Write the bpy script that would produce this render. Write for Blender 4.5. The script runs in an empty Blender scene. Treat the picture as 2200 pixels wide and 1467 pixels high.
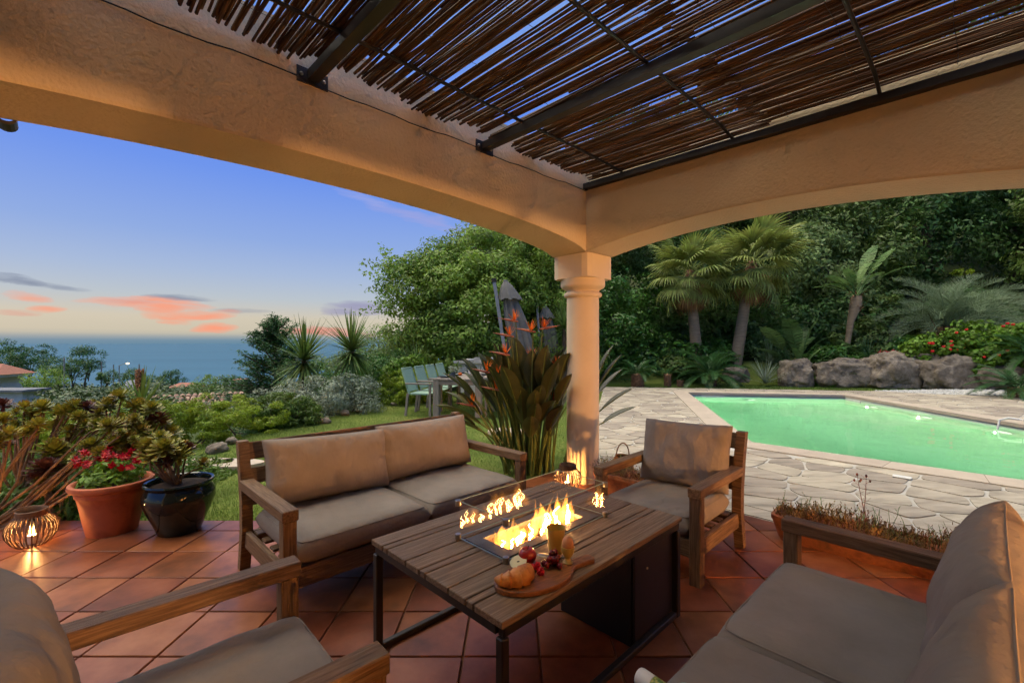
import bpy, bmesh, math, random
import numpy as np
from mathutils import Vector, Matrix, noise, geometry

# ------------------------------------------------------------------ camera, sky, sun, exposure
SC = bpy.context.scene
COL = SC.collection
H, FPX = 1.40, 978.0                      # eye height; focal length in pixels of the 2200 px wide photograph
cam_d = bpy.data.cameras.new('camera'); cam = bpy.data.objects.new('camera', cam_d); COL.objects.link(cam)
cam.location = (0, 0, H); cam.rotation_euler = (math.radians(90), 0, 0)
cam_d.sensor_width = 36.0; cam_d.lens = 36.0*FPX/2200.0
cam_d.shift_x = -5.0/2200.0; cam_d.shift_y = 4.5/2200.0
cam_d.clip_start = 0.05; cam_d.clip_end = 90000
SC.camera = cam
SC.view_settings.view_transform = 'Standard'; SC.view_settings.look = 'None'
SC.view_settings.exposure = 0.0; SC.view_settings.gamma = 1.0
SC.render.engine = 'CYCLES'
cy = SC.cycles
cy.use_denoising = True
try: cy.denoiser = 'OPENIMAGEDENOISE'
except Exception: pass
cy.max_bounces = 5; cy.diffuse_bounces = 2; cy.glossy_bounces = 2; cy.transmission_bounces = 4
cy.transparent_max_bounces = 20; cy.volume_bounces = 0
cy.caustics_reflective = False; cy.caustics_refractive = False
cy.sample_clamp_indirect = 4.0
cy.use_adaptive_sampling = True; cy.adaptive_threshold = 0.07; cy.adaptive_min_samples = 20
SUN_EL, SUN_AZ = math.radians(68), math.radians(-75)     # glow of the western sky, left of the view

def S(r, g, b):                            # sRGB bytes -> linear
    f = lambda c: (c/255.0/12.92) if c <= 10.3 else ((c/255.0+0.055)/1.055)**2.4
    return (f(r), f(g), f(b), 1.0)

world = bpy.data.worlds.new('World'); SC.world = world; world.use_nodes = True
def build_sky():
    nt = world.node_tree; N = nt.nodes; L = nt.links; N.clear()
    out = N.new('ShaderNodeOutputWorld'); bg = N.new('ShaderNodeBackground'); L.new(bg.outputs[0], out.inputs[0])
    def m(op, a, b=None, c=None, clamp=False):
        n = N.new('ShaderNodeMath'); n.operation = op; n.use_clamp = clamp
        for i, v in enumerate((a, b, c)):
            if v is None: continue
            if isinstance(v, (int, float)): n.inputs[i].default_value = v
            else: L.new(v, n.inputs[i])
        return n.outputs[0]
    def mix(f, a, b):
        n = N.new('ShaderNodeMix'); n.data_type = 'RGBA'
        if isinstance(f, (int, float)): n.inputs[0].default_value = f
        else: L.new(f, n.inputs[0])
        for i, v in ((6, a), (7, b)):
            if isinstance(v, tuple): n.inputs[i].default_value = v
            else: L.new(v, n.inputs[i])
        return n.outputs[2]
    tc = N.new('ShaderNodeTexCoord'); sep = N.new('ShaderNodeSeparateXYZ'); L.new(tc.outputs['Generated'], sep.inputs[0])
    el = m('ARCSINE', sep.outputs[2]); az = m('ARCTAN2', sep.outputs[0], sep.outputs[1])
    ramp = N.new('ShaderNodeValToRGB'); t = m('DIVIDE', el, math.pi/2, clamp=True); L.new(t, ramp.inputs[0])
    stops = [(0.0, S(104,142,166)), (.005, S(120,150,170)), (.013, S(206,198,178)), (.03, S(214,204,184)), (.055, S(190,200,210)),
             (.085, S(170,190,224)), (.125, S(146,175,232)), (.20, S(112,152,242)), (.28, S(98,142,240)), (.45, S(136,172,234)), (1.0, S(150,182,228))]
    el_ = ramp.color_ramp.elements
    while len(el_) < len(stops): el_.new(0.5)
    for e, (p, c) in zip(el_, stops): e.position = p; e.color = c
    sky = ramp.outputs[0]
    ns = N.new('ShaderNodeTexSky'); ns.sky_type = 'NISHITA'; ns.sun_disc = False
    ns.sun_elevation = math.radians(2.0); ns.sun_rotation = SUN_AZ; ns.altitude = 60
    hs = N.new('ShaderNodeHueSaturation'); L.new(ns.outputs[0], hs.inputs['Color']); hs.inputs['Value'].default_value = 0.10
    sky = mix(0.06, sky, hs.outputs[0])
    # thin evening clouds: streaks in azimuth / elevation, frayed by noise
    cmb = N.new('ShaderNodeCombineXYZ'); L.new(m('MULTIPLY', az, 7.0), cmb.inputs[0]); L.new(m('MULTIPLY', el, 34.0), cmb.inputs[1])
    nz = N.new('ShaderNodeTexNoise'); nz.inputs['Scale'].default_value = 1.6; nz.inputs['Detail'].default_value = 5
    nz.inputs['Roughness'].default_value = .6; L.new(cmb.outputs[0], nz.inputs['Vector'])
    wob = m('SUBTRACT', nz.outputs[0], .5)
    cm2 = N.new('ShaderNodeCombineXYZ'); L.new(m('MULTIPLY', az, 16.0), cm2.inputs[0]); L.new(m('MULTIPLY_ADD', el, 120.0, m('MULTIPLY', az, 9.0)), cm2.inputs[1])
    n3 = N.new('ShaderNodeTexNoise'); n3.inputs['Scale'].default_value = 1.0; n3.inputs['Detail'].default_value = 4; L.new(cm2.outputs[0], n3.inputs['Vector']); fine = n3.outputs[0]
    def cloud(sky, x, y, w, h, tilt, col, dens):
        a0 = math.atan((x-1105)/FPX); e0 = math.atan((738-y)/FPX*math.cos(a0))
        wa = w/FPX*math.cos(a0)**2; we = h/FPX*math.cos(a0)
        da = m('SUBTRACT', az, a0)
        u = m('DIVIDE', m('ADD', da, m('MULTIPLY', wob, wa*.8)), wa)
        de = m('SUBTRACT', m('SUBTRACT', el, e0), m('MULTIPLY', da, tilt))
        v = m('DIVIDE', m('ADD', de, m('MULTIPLY', wob, we*2.6)), we)
        d = m('ADD', m('MULTIPLY', u, u), m('MULTIPLY', v, v))
        f = m('SUBTRACT', 1.0, d, clamp=True)
        f = m('MULTIPLY', m('MULTIPLY', m('POWER', f, .7), m('MULTIPLY_ADD', fine, 2.4, -.28, clamp=True)), dens)
        return mix(f, sky, col)
    G, O, P = S(126,136,160), S(250,160,128), S(226,150,134)
    for c in [(330,652,150,15,-.01,O,.9),(390,640,90,7,0,G,.75),(350,672,50,20,.1,O,.75),(430,680,90,14,.12,O,.95),(465,704,52,11,.05,O,1.),(280,648,70,6,0,P,.6),
              (520,668,70,6,.0,G,.4),(655,710,90,9,.03,P,1.),(730,716,90,8,-.05,P,.8),(770,662,80,18,0,S(150,148,184),.8),(60,640,60,12,-.1,O,.7),(100,664,46,8,0,O,.8),
              (20,600,90,12,-.12,G,.75),(90,612,90,7,-.05,G,.45),(40,672,60,8,0,P,.5),(150,620,60,5,0,G,.4),(900,470,120,14,-.2,S(160,165,222),.7),(780,428,70,8,-.2,S(165,172,228),.5),
              (-250,650,120,14,0,O,.8),(-420,610,160,12,0,G,.6),(1400,640,160,14,0,P,.6),(1900,620,200,16,0,P,.6)]:
        sky = cloud(sky, *c)
    L.new(sky, bg.inputs[0]); bg.inputs[1].default_value = 1.0
build_sky()
world.cycles.sampling_method = 'MANUAL'; world.cycles.sample_map_resolution = 256
sun_d = bpy.data.lights.new('sun', 'SUN'); sun = bpy.data.objects.new('sun', sun_d); COL.objects.link(sun)
sun_d.energy = 5.0; sun_d.angle = math.radians(75); sun_d.color = (1.0, .88, .64)
sun.rotation_euler = Vector((-math.sin(SUN_AZ)*math.cos(SUN_EL), -math.cos(SUN_AZ)*math.cos(SUN_EL), -math.sin(SUN_EL))).to_track_quat('-Z', 'Y').to_euler()
FIRE_K, LANTERN_W, POOL_W, HOUSE_W = 170.0, 13.0, 700.0, 1750.0

# ------------------------------------------------------------------ helpers
RND = random.Random(11)
U = RND.uniform
def at(px, py, Y): return Vector(((px-1105)/FPX*Y, Y, H-(py-738)/FPX*Y))     # a sight line taken to a known distance
def on(px, py, z=0.0):                                                          # where a sight line meets the level z
    Y = FPX*(H-z)/(py-738); return Vector(((px-1105)/FPX*Y, Y, z))

def tag(o, label=None, cat=None, group=None, kind=None):
    if label: o['label'] = label
    if cat: o['category'] = cat
    if group: o['group'] = group
    if kind: o['kind'] = kind
    return o
def thing(name, label, cat, loc=(0,0,0), rz=0, group=None):
    o = bpy.data.objects.new(name, None); COL.objects.link(o); o.location = loc; o.rotation_euler = (0,0,rz); o.empty_display_size = .1
    return tag(o, label, cat, group)
def link(name, me, m=None, parent=None, loc=(0,0,0), rot=(0,0,0), scale=(1,1,1)):
    if m is not None and not me.materials: me.materials.append(m)
    o = bpy.data.objects.new(name, me); COL.objects.link(o)
    if parent: o.parent = parent
    o.location = loc; o.rotation_euler = rot; o.scale = scale
    return o
def rawmesh(name, V, F, smooth=False):                 # V (n,3), F (m,k): fast
    V = np.asarray(V, np.float32); F = np.asarray(F, np.int32)
    me = bpy.data.meshes.new(name); me.vertices.add(len(V)); me.vertices.foreach_set('co', V.ravel())
    k = F.shape[1]; me.loops.add(F.size); me.loops.foreach_set('vertex_index', F.ravel())
    me.polygons.add(len(F)); me.polygons.foreach_set('loop_start', np.arange(len(F), dtype=np.int32)*k)
    me.polygons.foreach_set('loop_total', np.full(len(F), k, np.int32))
    if smooth: me.polygons.foreach_set('use_smooth', np.ones(len(F), bool))
    me.update(calc_edges=True); me.validate()
    return me

class MB:
    def __init__(s): s.v = []; s.f = []
    def add(s, V, F):
        o = len(s.v); s.v += [tuple(p) for p in V]; s.f += [tuple(i+o for i in f) for f in F]; return s
    def box(s, x0,x1,y0,y1,z0,z1):
        return s.add([(x0,y0,z0),(x1,y0,z0),(x1,y1,z0),(x0,y1,z0),(x0,y0,z1),(x1,y0,z1),(x1,y1,z1),(x0,y1,z1)],
                     [(3,2,1,0),(4,5,6,7),(0,1,5,4),(1,2,6,5),(2,3,7,6),(3,0,4,7)])
    def bar(s, a, b, w, h=None, up=(0,0,1)):
        h = h or w; a = Vector(a); b = Vector(b); d = (b-a).normalized(); u = Vector(up)
        if abs(d.dot(u)) > .98: u = Vector((0,1,0))
        x = d.cross(u).normalized(); y = x.cross(d)
        q = [(-1,-1),(1,-1),(1,1),(-1,1)]
        return s.add([p + x*(i*w/2) + y*(j*h/2) for p in (a,b) for i,j in q], [(3,2,1,0),(4,5,6,7),(0,1,5,4),(1,2,6,5),(2,3,7,6),(3,0,4,7)])
    def tube(s, pts, rad, n=8, cap=True):
        pts = [Vector(p) for p in pts]; k = len(pts)
        if isinstance(rad, (int,float)): rad = [rad]*k
        V = []; x = None
        for i,p in enumerate(pts):
            d = (pts[min(i+1,k-1)]-pts[max(i-1,0)]).normalized()
            if x is None:
                t = Vector((0,0,1)) if abs(d.z) < .9 else Vector((1,0,0)); x = d.cross(t).normalized()
            x = (x - d*x.dot(d)).normalized(); y = d.cross(x)
            V += [p + (x*math.cos(2*math.pi*j/n)+y*math.sin(2*math.pi*j/n))*rad[i] for j in range(n)]
        F = [(i*n+j, i*n+(j+1)%n, (i+1)*n+(j+1)%n, (i+1)*n+j) for i in range(k-1) for j in range(n)]
        if cap: F += [tuple(range(n-1,-1,-1)), tuple((k-1)*n+j for j in range(n))]
        return s.add(V, F)
    def lathe(s, prof, n=32, c=(0,0,0), wob=None):
        V = []; 
        for (r,z) in prof:
            for j in range(n):
                a = 2*math.pi*j/n; rr = r*(wob(a,z) if wob else 1); V.append((c[0]+rr*math.cos(a), c[1]+rr*math.sin(a), c[2]+z))
        k = len(prof)
        F = [(i*n+j, i*n+(j+1)%n, (i+1)*n+(j+1)%n, (i+1)*n+j) for i in range(k-1) for j in range(n)]
        if prof[0][0] > 1e-4: F.append(tuple(range(n-1,-1,-1)))
        if prof[-1][0] > 1e-4: F.append(tuple((k-1)*n+j for j in range(n)))
        return s.add(V, F)
    def ball(s, c, r, n=10, m=7, sq=(1,1,1)):
        V = [(c[0]+r*sq[0]*math.sin(math.pi*i/m)*math.cos(2*math.pi*j/n), c[1]+r*sq[1]*math.sin(math.pi*i/m)*math.sin(2*math.pi*j/n), c[2]-r*sq[2]*math.cos(math.pi*i/m)) for i in range(m+1) for j in range(n)]
        return s.add(V, [(i*n+j, i*n+(j+1)%n, (i+1)*n+(j+1)%n, (i+1)*n+j) for i in range(m) for j in range(n)])
    def prism(s, poly, z0, z1):
        n = len(poly); V = [(p[0],p[1],z0) for p in poly]+[(p[0],p[1],z1) for p in poly]
        return s.add(V, [tuple(range(n-1,-1,-1)), tuple(range(n,2*n))]+[(i,(i+1)%n,n+(i+1)%n,n+i) for i in range(n)])
    def mesh(s, name, smooth=False):
        me = bpy.data.meshes.new(name); me.from_pydata([tuple(p) for p in s.v], [], s.f)
        if smooth:
            me.polygons.foreach_set('use_smooth', np.ones(len(me.polygons), bool))
            try: me.set_sharp_from_angle(angle=math.radians(42))
            except Exception: pass
        me.update(); return me
    def obj(s, name, m, parent=None, loc=(0,0,0), rot=(0,0,0), smooth=False):
        return link(name, s.mesh(name, smooth), m, parent, loc, rot)

_bc = {}
def boxmesh(l, w, h, bev=.004):                         # bevelled board, long axis = X, centred
    k = (round(l,3), round(w,4), round(h,4), bev)
    if k not in _bc:
        bm = bmesh.new(); bmesh.ops.create_cube(bm, size=1)
        for v in bm.verts: v.co = (v.co.x*l, v.co.y*w, v.co.z*h)
        bmesh.ops.bevel(bm, geom=list(bm.edges), offset=bev, segments=1, affect='EDGES', profile=.5)
        me = bpy.data.meshes.new('board'); bm.to_mesh(me); bm.free(); _bc[k] = me
    return _bc[k]
def board(name, m, parent, a, b, w, h, up=(0,0,1), bev=.004):
    a = Vector(a); b = Vector(b); d = (b-a); l = d.length; d.normalize(); u = Vector(up)
    y = u.cross(d)
    if y.length < 1e-3: u = Vector((0,1,0)); y = u.cross(d)
    y.normalize(); z = d.cross(y)
    me = boxmesh(l, w, h, bev)
    if me.materials and me.materials[0] != m: me = me.copy(); me.materials.clear()
    o = link(name, me, m, parent)
    o.matrix_basis = Matrix(((d.x,y.x,z.x,(a.x+b.x)/2),(d.y,y.y,z.y,(a.y+b.y)/2),(d.z,y.z,z.z,(a.z+b.z)/2),(0,0,0,1)))
    return o
def copy_tree(o, parent=None):
    c = o.copy(); COL.objects.link(c); c.parent = parent
    for ch in list(o.children): copy_tree(ch, c)
    return c
def light(name, kind, loc, watts, color, radius, parent=None):
    d = bpy.data.lights.new(name, kind); d.energy = watts; d.color = color; d.shadow_soft_size = radius
    o = bpy.data.objects.new(name, d); COL.objects.link(o); o.location = loc
    if parent: o.parent = parent
    return o

def mat(name, stops, rough=.6, scale=6.0, stretch=(1,1,1), coords='Object', bump=0.0, bscale=40.0, bstretch=None, objrand=0.0, island=0.0,
        spec=.5, trans=0.0, detail=5.0, dist=0.0, metal=0.0, coat=0.0, off=True, bdetail=4, nrough=.6, bdist=.01):
    """noise-driven colour ramp on a Principled shader; objrand/island vary brightness per object / loose piece"""
    M = bpy.data.materials.new(name); M.use_nodes = True; nt = M.node_tree; N = nt.nodes; L = nt.links
    b = N['Principled BSDF']; out = N['Material Output']
    tc = N.new('ShaderNodeTexCoord'); mp = N.new('ShaderNodeMapping'); mp.inputs['Scale'].default_value = stretch
    src = tc.outputs[coords]; oi = N.new('ShaderNodeObjectInfo')
    if off:
        ad = N.new('ShaderNodeVectorMath'); ad.operation = 'ADD'; mu = N.new('ShaderNodeVectorMath'); mu.operation = 'SCALE'; mu.inputs['Scale'].default_value = 37.0
        cb = N.new('ShaderNodeCombineXYZ')
        for i in range(3): L.new(oi.outputs['Random'], cb.inputs[i])
        L.new(cb.outputs[0], mu.inputs[0]); L.new(src, ad.inputs[0]); L.new(mu.outputs[0], ad.inputs[1]); src = ad.outputs[0]
    L.new(src, mp.inputs[0])
    nz = N.new('ShaderNodeTexNoise'); nz.inputs['Scale'].default_value = scale; nz.inputs['Detail'].default_value = detail
    nz.inputs['Distortion'].default_value = dist; nz.inputs['Roughness'].default_value = nrough
    L.new(mp.outputs[0], nz.inputs['Vector'])
    rp = N.new('ShaderNodeValToRGB'); e = rp.color_ramp.elements
    if len(stops[0]) != 2:
        k = len(stops); stops = [(.28+.44*i/max(1,k-1), c) for i,c in enumerate(stops)]
    while len(e) < len(stops): e.new(.5)
    for q,(p,c) in zip(e, stops): q.position = p; q.color = c if len(c) == 4 else (*c,1)
    L.new(nz.outputs[0], rp.inputs[0]); colr = rp.outputs[0]
    if objrand or island:
        hs = N.new('ShaderNodeHueSaturation'); L.new(colr, hs.inputs['Color'])
        if island:
            ge = N.new('ShaderNodeNewGeometry'); r = ge.outputs['Random Per Island']; amt = island
        else: r = oi.outputs['Random']; amt = objrand
        mr = N.new('ShaderNodeMapRange'); L.new(r, mr.inputs[0]); mr.inputs[3].default_value = 1-amt; mr.inputs[4].default_value = 1+amt; L.new(mr.outputs[0], hs.inputs['Value'])
        m2 = N.new('ShaderNodeMath'); m2.operation = 'MULTIPLY_ADD'; L.new(r, m2.inputs[0]); m2.inputs[1].default_value = amt*.07; m2.inputs[2].default_value = .5-amt*.035
        L.new(m2.outputs[0], hs.inputs['Hue']); colr = hs.outputs[0]
    L.new(colr, b.inputs['Base Color'])
    b.inputs['Roughness'].default_value = rough; b.inputs['Specular IOR Level'].default_value = spec; b.inputs['Metallic'].default_value = metal
    b.inputs['Coat Weight'].default_value = coat
    if bump:
        mp2 = N.new('ShaderNodeMapping'); mp2.inputs['Scale'].default_value = bstretch or stretch; L.new(src, mp2.inputs[0])
        n2 = N.new('ShaderNodeTexNoise'); n2.inputs['Scale'].default_value = bscale; n2.inputs['Detail'].default_value = bdetail; L.new(mp2.outputs[0], n2.inputs['Vector'])
        bp = N.new('ShaderNodeBump'); bp.inputs['Strength'].default_value = bump; bp.inputs['Distance'].default_value = bdist
        L.new(n2.outputs[0], bp.inputs['Height']); L.new(bp.outputs[0], b.inputs['Normal'])
    if trans:
        tr = N.new('ShaderNodeBsdfTranslucent'); L.new(colr, tr.inputs[0]); mx = N.new('ShaderNodeMixShader'); mx.inputs[0].default_value = trans
        L.new(b.outputs[0], mx.inputs[1]); L.new(tr.outputs[0], mx.inputs[2]); L.new(mx.outputs[0], out.inputs[0])
    return M
def leafmat(name, c1, c2, island=.35, trans=.25, rough=.5, scale=.9, spec=.35):
    return mat(name, [S(*c1), S(*c2)], rough=rough, scale=scale, island=island, trans=trans, detail=2, spec=spec)
def emit(name, col, k):
    M = bpy.data.materials.new(name); M.use_nodes = True; N = M.node_tree.nodes; N.clear()
    o = N.new('ShaderNodeOutputMaterial'); e = N.new('ShaderNodeEmission'); e.inputs[0].default_value = (*col,1); e.inputs[1].default_value = k
    M.node_tree.links.new(e.outputs[0], o.inputs[0]); return M
def clearglass(name, tint=(1,1,1), rough=.0, ior=1.45):
    M = bpy.data.materials.new(name); M.use_nodes = True; N = M.node_tree.nodes; L = M.node_tree.links; N.clear()
    o = N.new('ShaderNodeOutputMaterial'); t = N.new('ShaderNodeBsdfTransparent'); t.inputs[0].default_value = (*tint,1)
    g = N.new('ShaderNodeBsdfGlossy'); g.inputs['Roughness'].default_value = rough
    f = N.new('ShaderNodeFresnel'); ge = N.new('ShaderNodeNewGeometry'); mr = N.new('ShaderNodeMapRange'); L.new(ge.outputs['Backfacing'], mr.inputs[0]); mr.inputs[3].default_value = ior; mr.inputs[4].default_value = 1/ior; L.new(mr.outputs[0], f.inputs[0])
    x = N.new('ShaderNodeMixShader'); L.new(f.outputs[0], x.inputs[0]); L.new(t.outputs[0], x.inputs[1]); L.new(g.outputs[0], x.inputs[2]); L.new(x.outputs[0], o.inputs[0])
    return M
def flamevol(name, k, col=(1.0,.42,.07)):
    M = bpy.data.materials.new(name); M.use_nodes = True; N = M.node_tree.nodes; L = M.node_tree.links; N.clear()
    o = N.new('ShaderNodeOutputMaterial'); e = N.new('ShaderNodeEmission'); e.inputs[0].default_value = (*col,1); e.inputs[1].default_value = k
    L.new(e.outputs[0], o.inputs['Volume']); return M

M_ = {}
def setup_materials():
    M = M_
    M['stucco'] = mat('stucco', [S(208,186,150), S(218,198,164)], rough=.9, scale=1.6, bump=.8, bscale=48, bdetail=8, spec=.15, off=False)
    M['plaster'] = mat('column_plaster', [S(220,196,162), S(230,208,174)], rough=.8, scale=3, bump=.12, bscale=30, spec=.2, off=False)
    M['tile'] = mat('terracotta_tile', [S(84,46,27), S(126,70,42), S(150,92,62)], rough=.36, scale=3.5, bump=.12, bscale=14, objrand=.20, spec=.32, detail=7)
    M['grout'] = mat('grout', [S(124,82,58), S(152,108,82)], rough=.9, scale=14)
    M['mortar'] = mat('mortar', [S(172,166,155), S(194,188,178)], rough=.9, scale=12, bump=.3, bscale=60)
    M['stone'] = mat('flagstone', [S(128,118,104), S(166,153,134), S(186,173,153)], rough=.75, scale=2.2, stretch=(1,4,1), bump=.5, bscale=22, bstretch=(1,4,1), objrand=.24, detail=8)
    M['coping'] = mat('coping_stone', [S(172,156,138), S(188,172,152)], rough=.8, scale=5, bump=.15, bscale=60, objrand=.05)
    M['liner'] = mat('pool_liner', [S(220,228,208), S(228,234,216)], rough=.6, scale=2, spec=.2)
    M['grass_ground'] = mat('lawn_soil', [S(70,80,34), S(98,112,50), S(120,124,64)], rough=.95, scale=1.3, bump=.5, bscale=40, detail=9, off=False, spec=.1)
    M['grass'] = mat('grass_blade', [S(78,106,38), S(124,146,62)], rough=.7, scale=.7, island=.4, trans=.3, off=False)
    M['teak'] = mat('weathered_teak', [S(76,54,38), S(110,84,60), S(136,110,84)], rough=.65, scale=7, stretch=(.9,14,14), bump=.35, bscale=11, bstretch=(.7,22,22), objrand=.16, detail=7, spec=.3)
    M['tabletop'] = mat('table_teak', [S(88,68,52), S(120,98,78), S(148,126,104)], rough=.6, scale=6, stretch=(.8,16,16), bump=.4, bscale=10, bstretch=(.6,26,26), objrand=.15, detail=8, spec=.3)
    M['greywood'] = mat('grey_wood', [S(110,98,88), S(150,138,126)], rough=.8, scale=6, stretch=(1,12,12), bump=.2, bscale=10, objrand=.1)
    M['fabric'] = mat('beige_fabric', [S(122,112,104), S(144,134,126)], rough=.95, scale=2.2, bump=.55, bscale=9, bdetail=7, bstretch=(1,.55,1), bdist=.035, spec=.1)
    M['steel'] = mat('dark_steel', [S(34,29,26), S(46,40,36)], rough=.5, scale=8, spec=.4, bump=.05)
    M['black_panel'] = mat('black_panel', [S(26,22,20), S(32,28,26)], rough=.45, scale=6)
    M['chrome'] = mat('brushed_steel', [S(150,142,132), S(176,168,158)], rough=.3, metal=.9, scale=20)
    M['burner'] = mat('burner_plate', [S(84,78,74), S(110,102,96)], rough=.45, metal=.5, scale=12)
    M['lava'] = mat('lava_rock', [S(40,26,20), S(84,56,40)], rough=.95, scale=30, bump=.5)
    M['reed'] = mat('reed_cane', [S(58,40,27), S(94,68,45), S(120,90,63)], rough=.7, scale=8, stretch=(.5,6,6), objrand=.32, detail=4, spec=.25, trans=.1)
    M['reed_i'] = mat('reed_cane_mass', [S(62,36,20), S(104,64,36)], rough=.7, scale=6, island=.32, spec=.25, trans=.1)
    M['terracotta'] = mat('terracotta_pot', [S(150,78,48), S(178,98,64), S(168,92,62)], rough=.75, scale=7, bump=.12, bscale=30, detail=7)
    M['oldterra'] = mat('mossy_terracotta', [S(96,52,26), S(150,88,50), S(84,62,36)], rough=.85, scale=9, bump=.35, bscale=40, detail=8)
    M['glaze'] = mat('black_glaze', [S(16,24,22), S(24,34,30)], rough=.08, scale=4, spec=.5)
    M['soil'] = mat('soil', [S(40,28,20), S(66,48,34)], rough=.95, scale=30, bump=.8, bscale=60)
    M['wicker'] = mat('wicker', [S(70,46,30), S(112,78,50)], rough=.6, scale=20, objrand=.2)
    M['glass'] = clearglass('clear_glass'); M['edge_highlight'] = mat('edge_highlight', [S(150,170,160), S(180,196,186)], rough=.15, scale=4, trans=.6)  # bright pane rims: light caught on the glass, put into a pale colour
    M['flame'] = flamevol('flame', 90.0, (1.0,.36,.045)); M['flame_hot'] = emit('flame_core', (1.0,.48,.15), FIRE_K)
    M['bulb'] = emit('candle_glow', (1.0,.50,.13), 30.0)
    M['bark'] = mat('bark', [S(60,50,40), S(104,90,74)], rough=.95, scale=8, stretch=(3,3,.6), bump=.6, bscale=16)
    M['palmbark'] = mat('palm_bark', [S(120,102,80), S(154,134,108)], rough=.95, scale=5, stretch=(.6,.6,6), bump=.4, bscale=8)
    M['fibre'] = mat('palm_fibre', [S(92,64,44), S(150,112,82)], rough=.95, scale=20, stretch=(4,4,.7), bump=.6, island=.3)
    M['oak'] = leafmat('holm_oak_leaf', (92,122,44), (150,176,74), .42, .4)
    M['oak2'] = leafmat('oak_leaf_pale', (98,124,70), (146,166,102), .38, .4)
    M['laurel'] = leafmat('laurel_leaf', (50,88,34), (92,134,52), .42, .3, .35)
    M['dark'] = leafmat('hill_leaf', (54,84,44), (98,132,66), .42, .32)
    M['dark2'] = leafmat('hill_leaf_olive', (64,86,40), (112,136,64), .42, .3)
    M['juniper'] = leafmat('juniper_lime', (104,130,30), (156,174,44), .35, .3)
    M['juniper_d'] = leafmat('juniper_green', (58,88,30), (102,126,44), .35, .3)
    M['silver'] = leafmat('silver_leaf', (116,130,108), (166,176,152), .3, .2)
    M['conifer'] = leafmat('conifer_needle', (40,76,42), (74,116,62), .4, .3)
    M['yucca'] = leafmat('yucca_leaf', (72,100,44), (124,146,76), .3, .2)
    M['palm'] = leafmat('fan_palm_leaf', (110,130,56), (168,176,96), .3, .25)
    M['palm_dead'] = leafmat('dead_palm_leaf', (120,84,52), (172,134,94), .3, .2)
    M['cycad'] = leafmat('cycad_leaf', (38,76,40), (72,110,56), .25, .2, .35)
    M['butia'] = leafmat('blue_palm_leaf', (98,120,86), (146,164,128), .25, .2)
    M['banana'] = leafmat('giant_leaf', (66,104,50), (126,154,90), .25, .3)
    M['strel'] = mat('strelitzia_leaf', [S(44,50,26), S(80,76,38)], rough=.4, scale=5, objrand=.28, trans=.15)
    M['stalk'] = mat('strelitzia_stalk', [S(64,78,32), S(104,112,48)], rough=.5, scale=5, objrand=.25)
    M['orange'] = mat('orange_petal', [S(200,84,20), S(226,122,30)], rough=.6, scale=20, objrand=.15, trans=.3)
    M['bract'] = mat('flower_bract', [S(120,60,56), S(150,96,72)], rough=.6, scale=10)
    M['aeon'] = mat('aeonium_leaf', [S(92,106,36), S(146,140,50), S(132,84,40)], rough=.5, scale=9, island=.25, trans=.15)
    M['aeon_p'] = mat('aeonium_purple', [S(70,38,36), S(112,62,46)], rough=.5, scale=9, island=.3, trans=.1)
    M['aeonstem'] = mat('aeonium_stem', [S(104,76,52), S(146,112,80)], rough=.8, scale=24, bump=.4, bscale=40)
    M['red'] = mat('red_petal', [S(150,8,26), S(196,20,40)], rough=.6, scale=20, island=.25, trans=.3)
    M['scarlet'] = mat('scarlet_petal', [S(220,24,16), S(240,50,30)], rough=.6, scale=20, island=.2, trans=.3)
    M['geran'] = leafmat('geranium_leaf', (74,112,28), (118,150,44), .35, .3)
    M['succ'] = mat('succulent_tip', [S(88,92,36), S(132,98,44), S(140,72,44)], rough=.6, scale=5, island=.35, trans=.15)
    M['rock'] = mat('boulder_rock', [S(78,69,58), S(124,112,96), S(156,144,127)], rough=.95, scale=3.5, bump=.9, bscale=9, bdetail=9, detail=9, nrough=.7, bdist=.06)
    M['gravel'] = mat('white_gravel', [S(168,166,160), S(200,198,192)], rough=.9, scale=9, island=.2)
    M['sea'] = mat('sea', [S(58,94,116), S(64,102,124)], rough=.75, scale=.004, stretch=(.25,1,1), spec=.08, off=False)
    M['terrain'] = mat('hillside', [S(38,52,26), S(62,74,36), S(76,80,46)], rough=.95, scale=.25, bump=.5, bscale=3, off=False, spec=.1)
    M['scrub'] = leafmat('scrub_leaf', (44,66,32), (88,106,58), .4, .15, scale=.12)
    M['white'] = mat('white_render', [S(196,196,194), S(212,212,208)], rough=.85, scale=3, bump=.1)
    M['roof'] = mat('roof_tile', [S(112,82,66), S(156,124,102), S(182,156,136)], rough=.9, scale=4, island=.3)
    M['redroof'] = mat('red_roof', [S(150,96,76), S(170,116,94)], rough=.9, scale=5)
    M['asphalt'] = mat('asphalt', [S(104,106,110), S(122,124,128)], rough=.9, scale=3)
    M['pole'] = mat('concrete_pole', [S(120,120,116), S(146,146,140)], rough=.9, scale=5)
    M['mint'] = mat('mint_sling', [S(136,164,144), S(150,178,158)], rough=.8, scale=30, bump=.1)
    M['canvas'] = mat('grey_canvas', [S(94,92,88), S(116,112,106)], rough=.85, scale=6, bump=.25, bscale=18, bstretch=(3,3,.6))
    M['alu'] = mat('grey_aluminium', [S(128,130,132), S(150,152,154)], rough=.5, metal=.3, scale=8)
    M['dark_dish'] = mat('dark_ceramic', [S(40,48,52), S(56,64,68)], rough=.3, scale=8)
    M['yellow'] = mat('yellow_ceramic', [S(196,160,72), S(208,174,88)], rough=.35, scale=5, spec=.5)
    M['egg'] = mat('egg_shell', [S(206,134,84), S(216,146,96)], rough=.55, scale=12)
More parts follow.
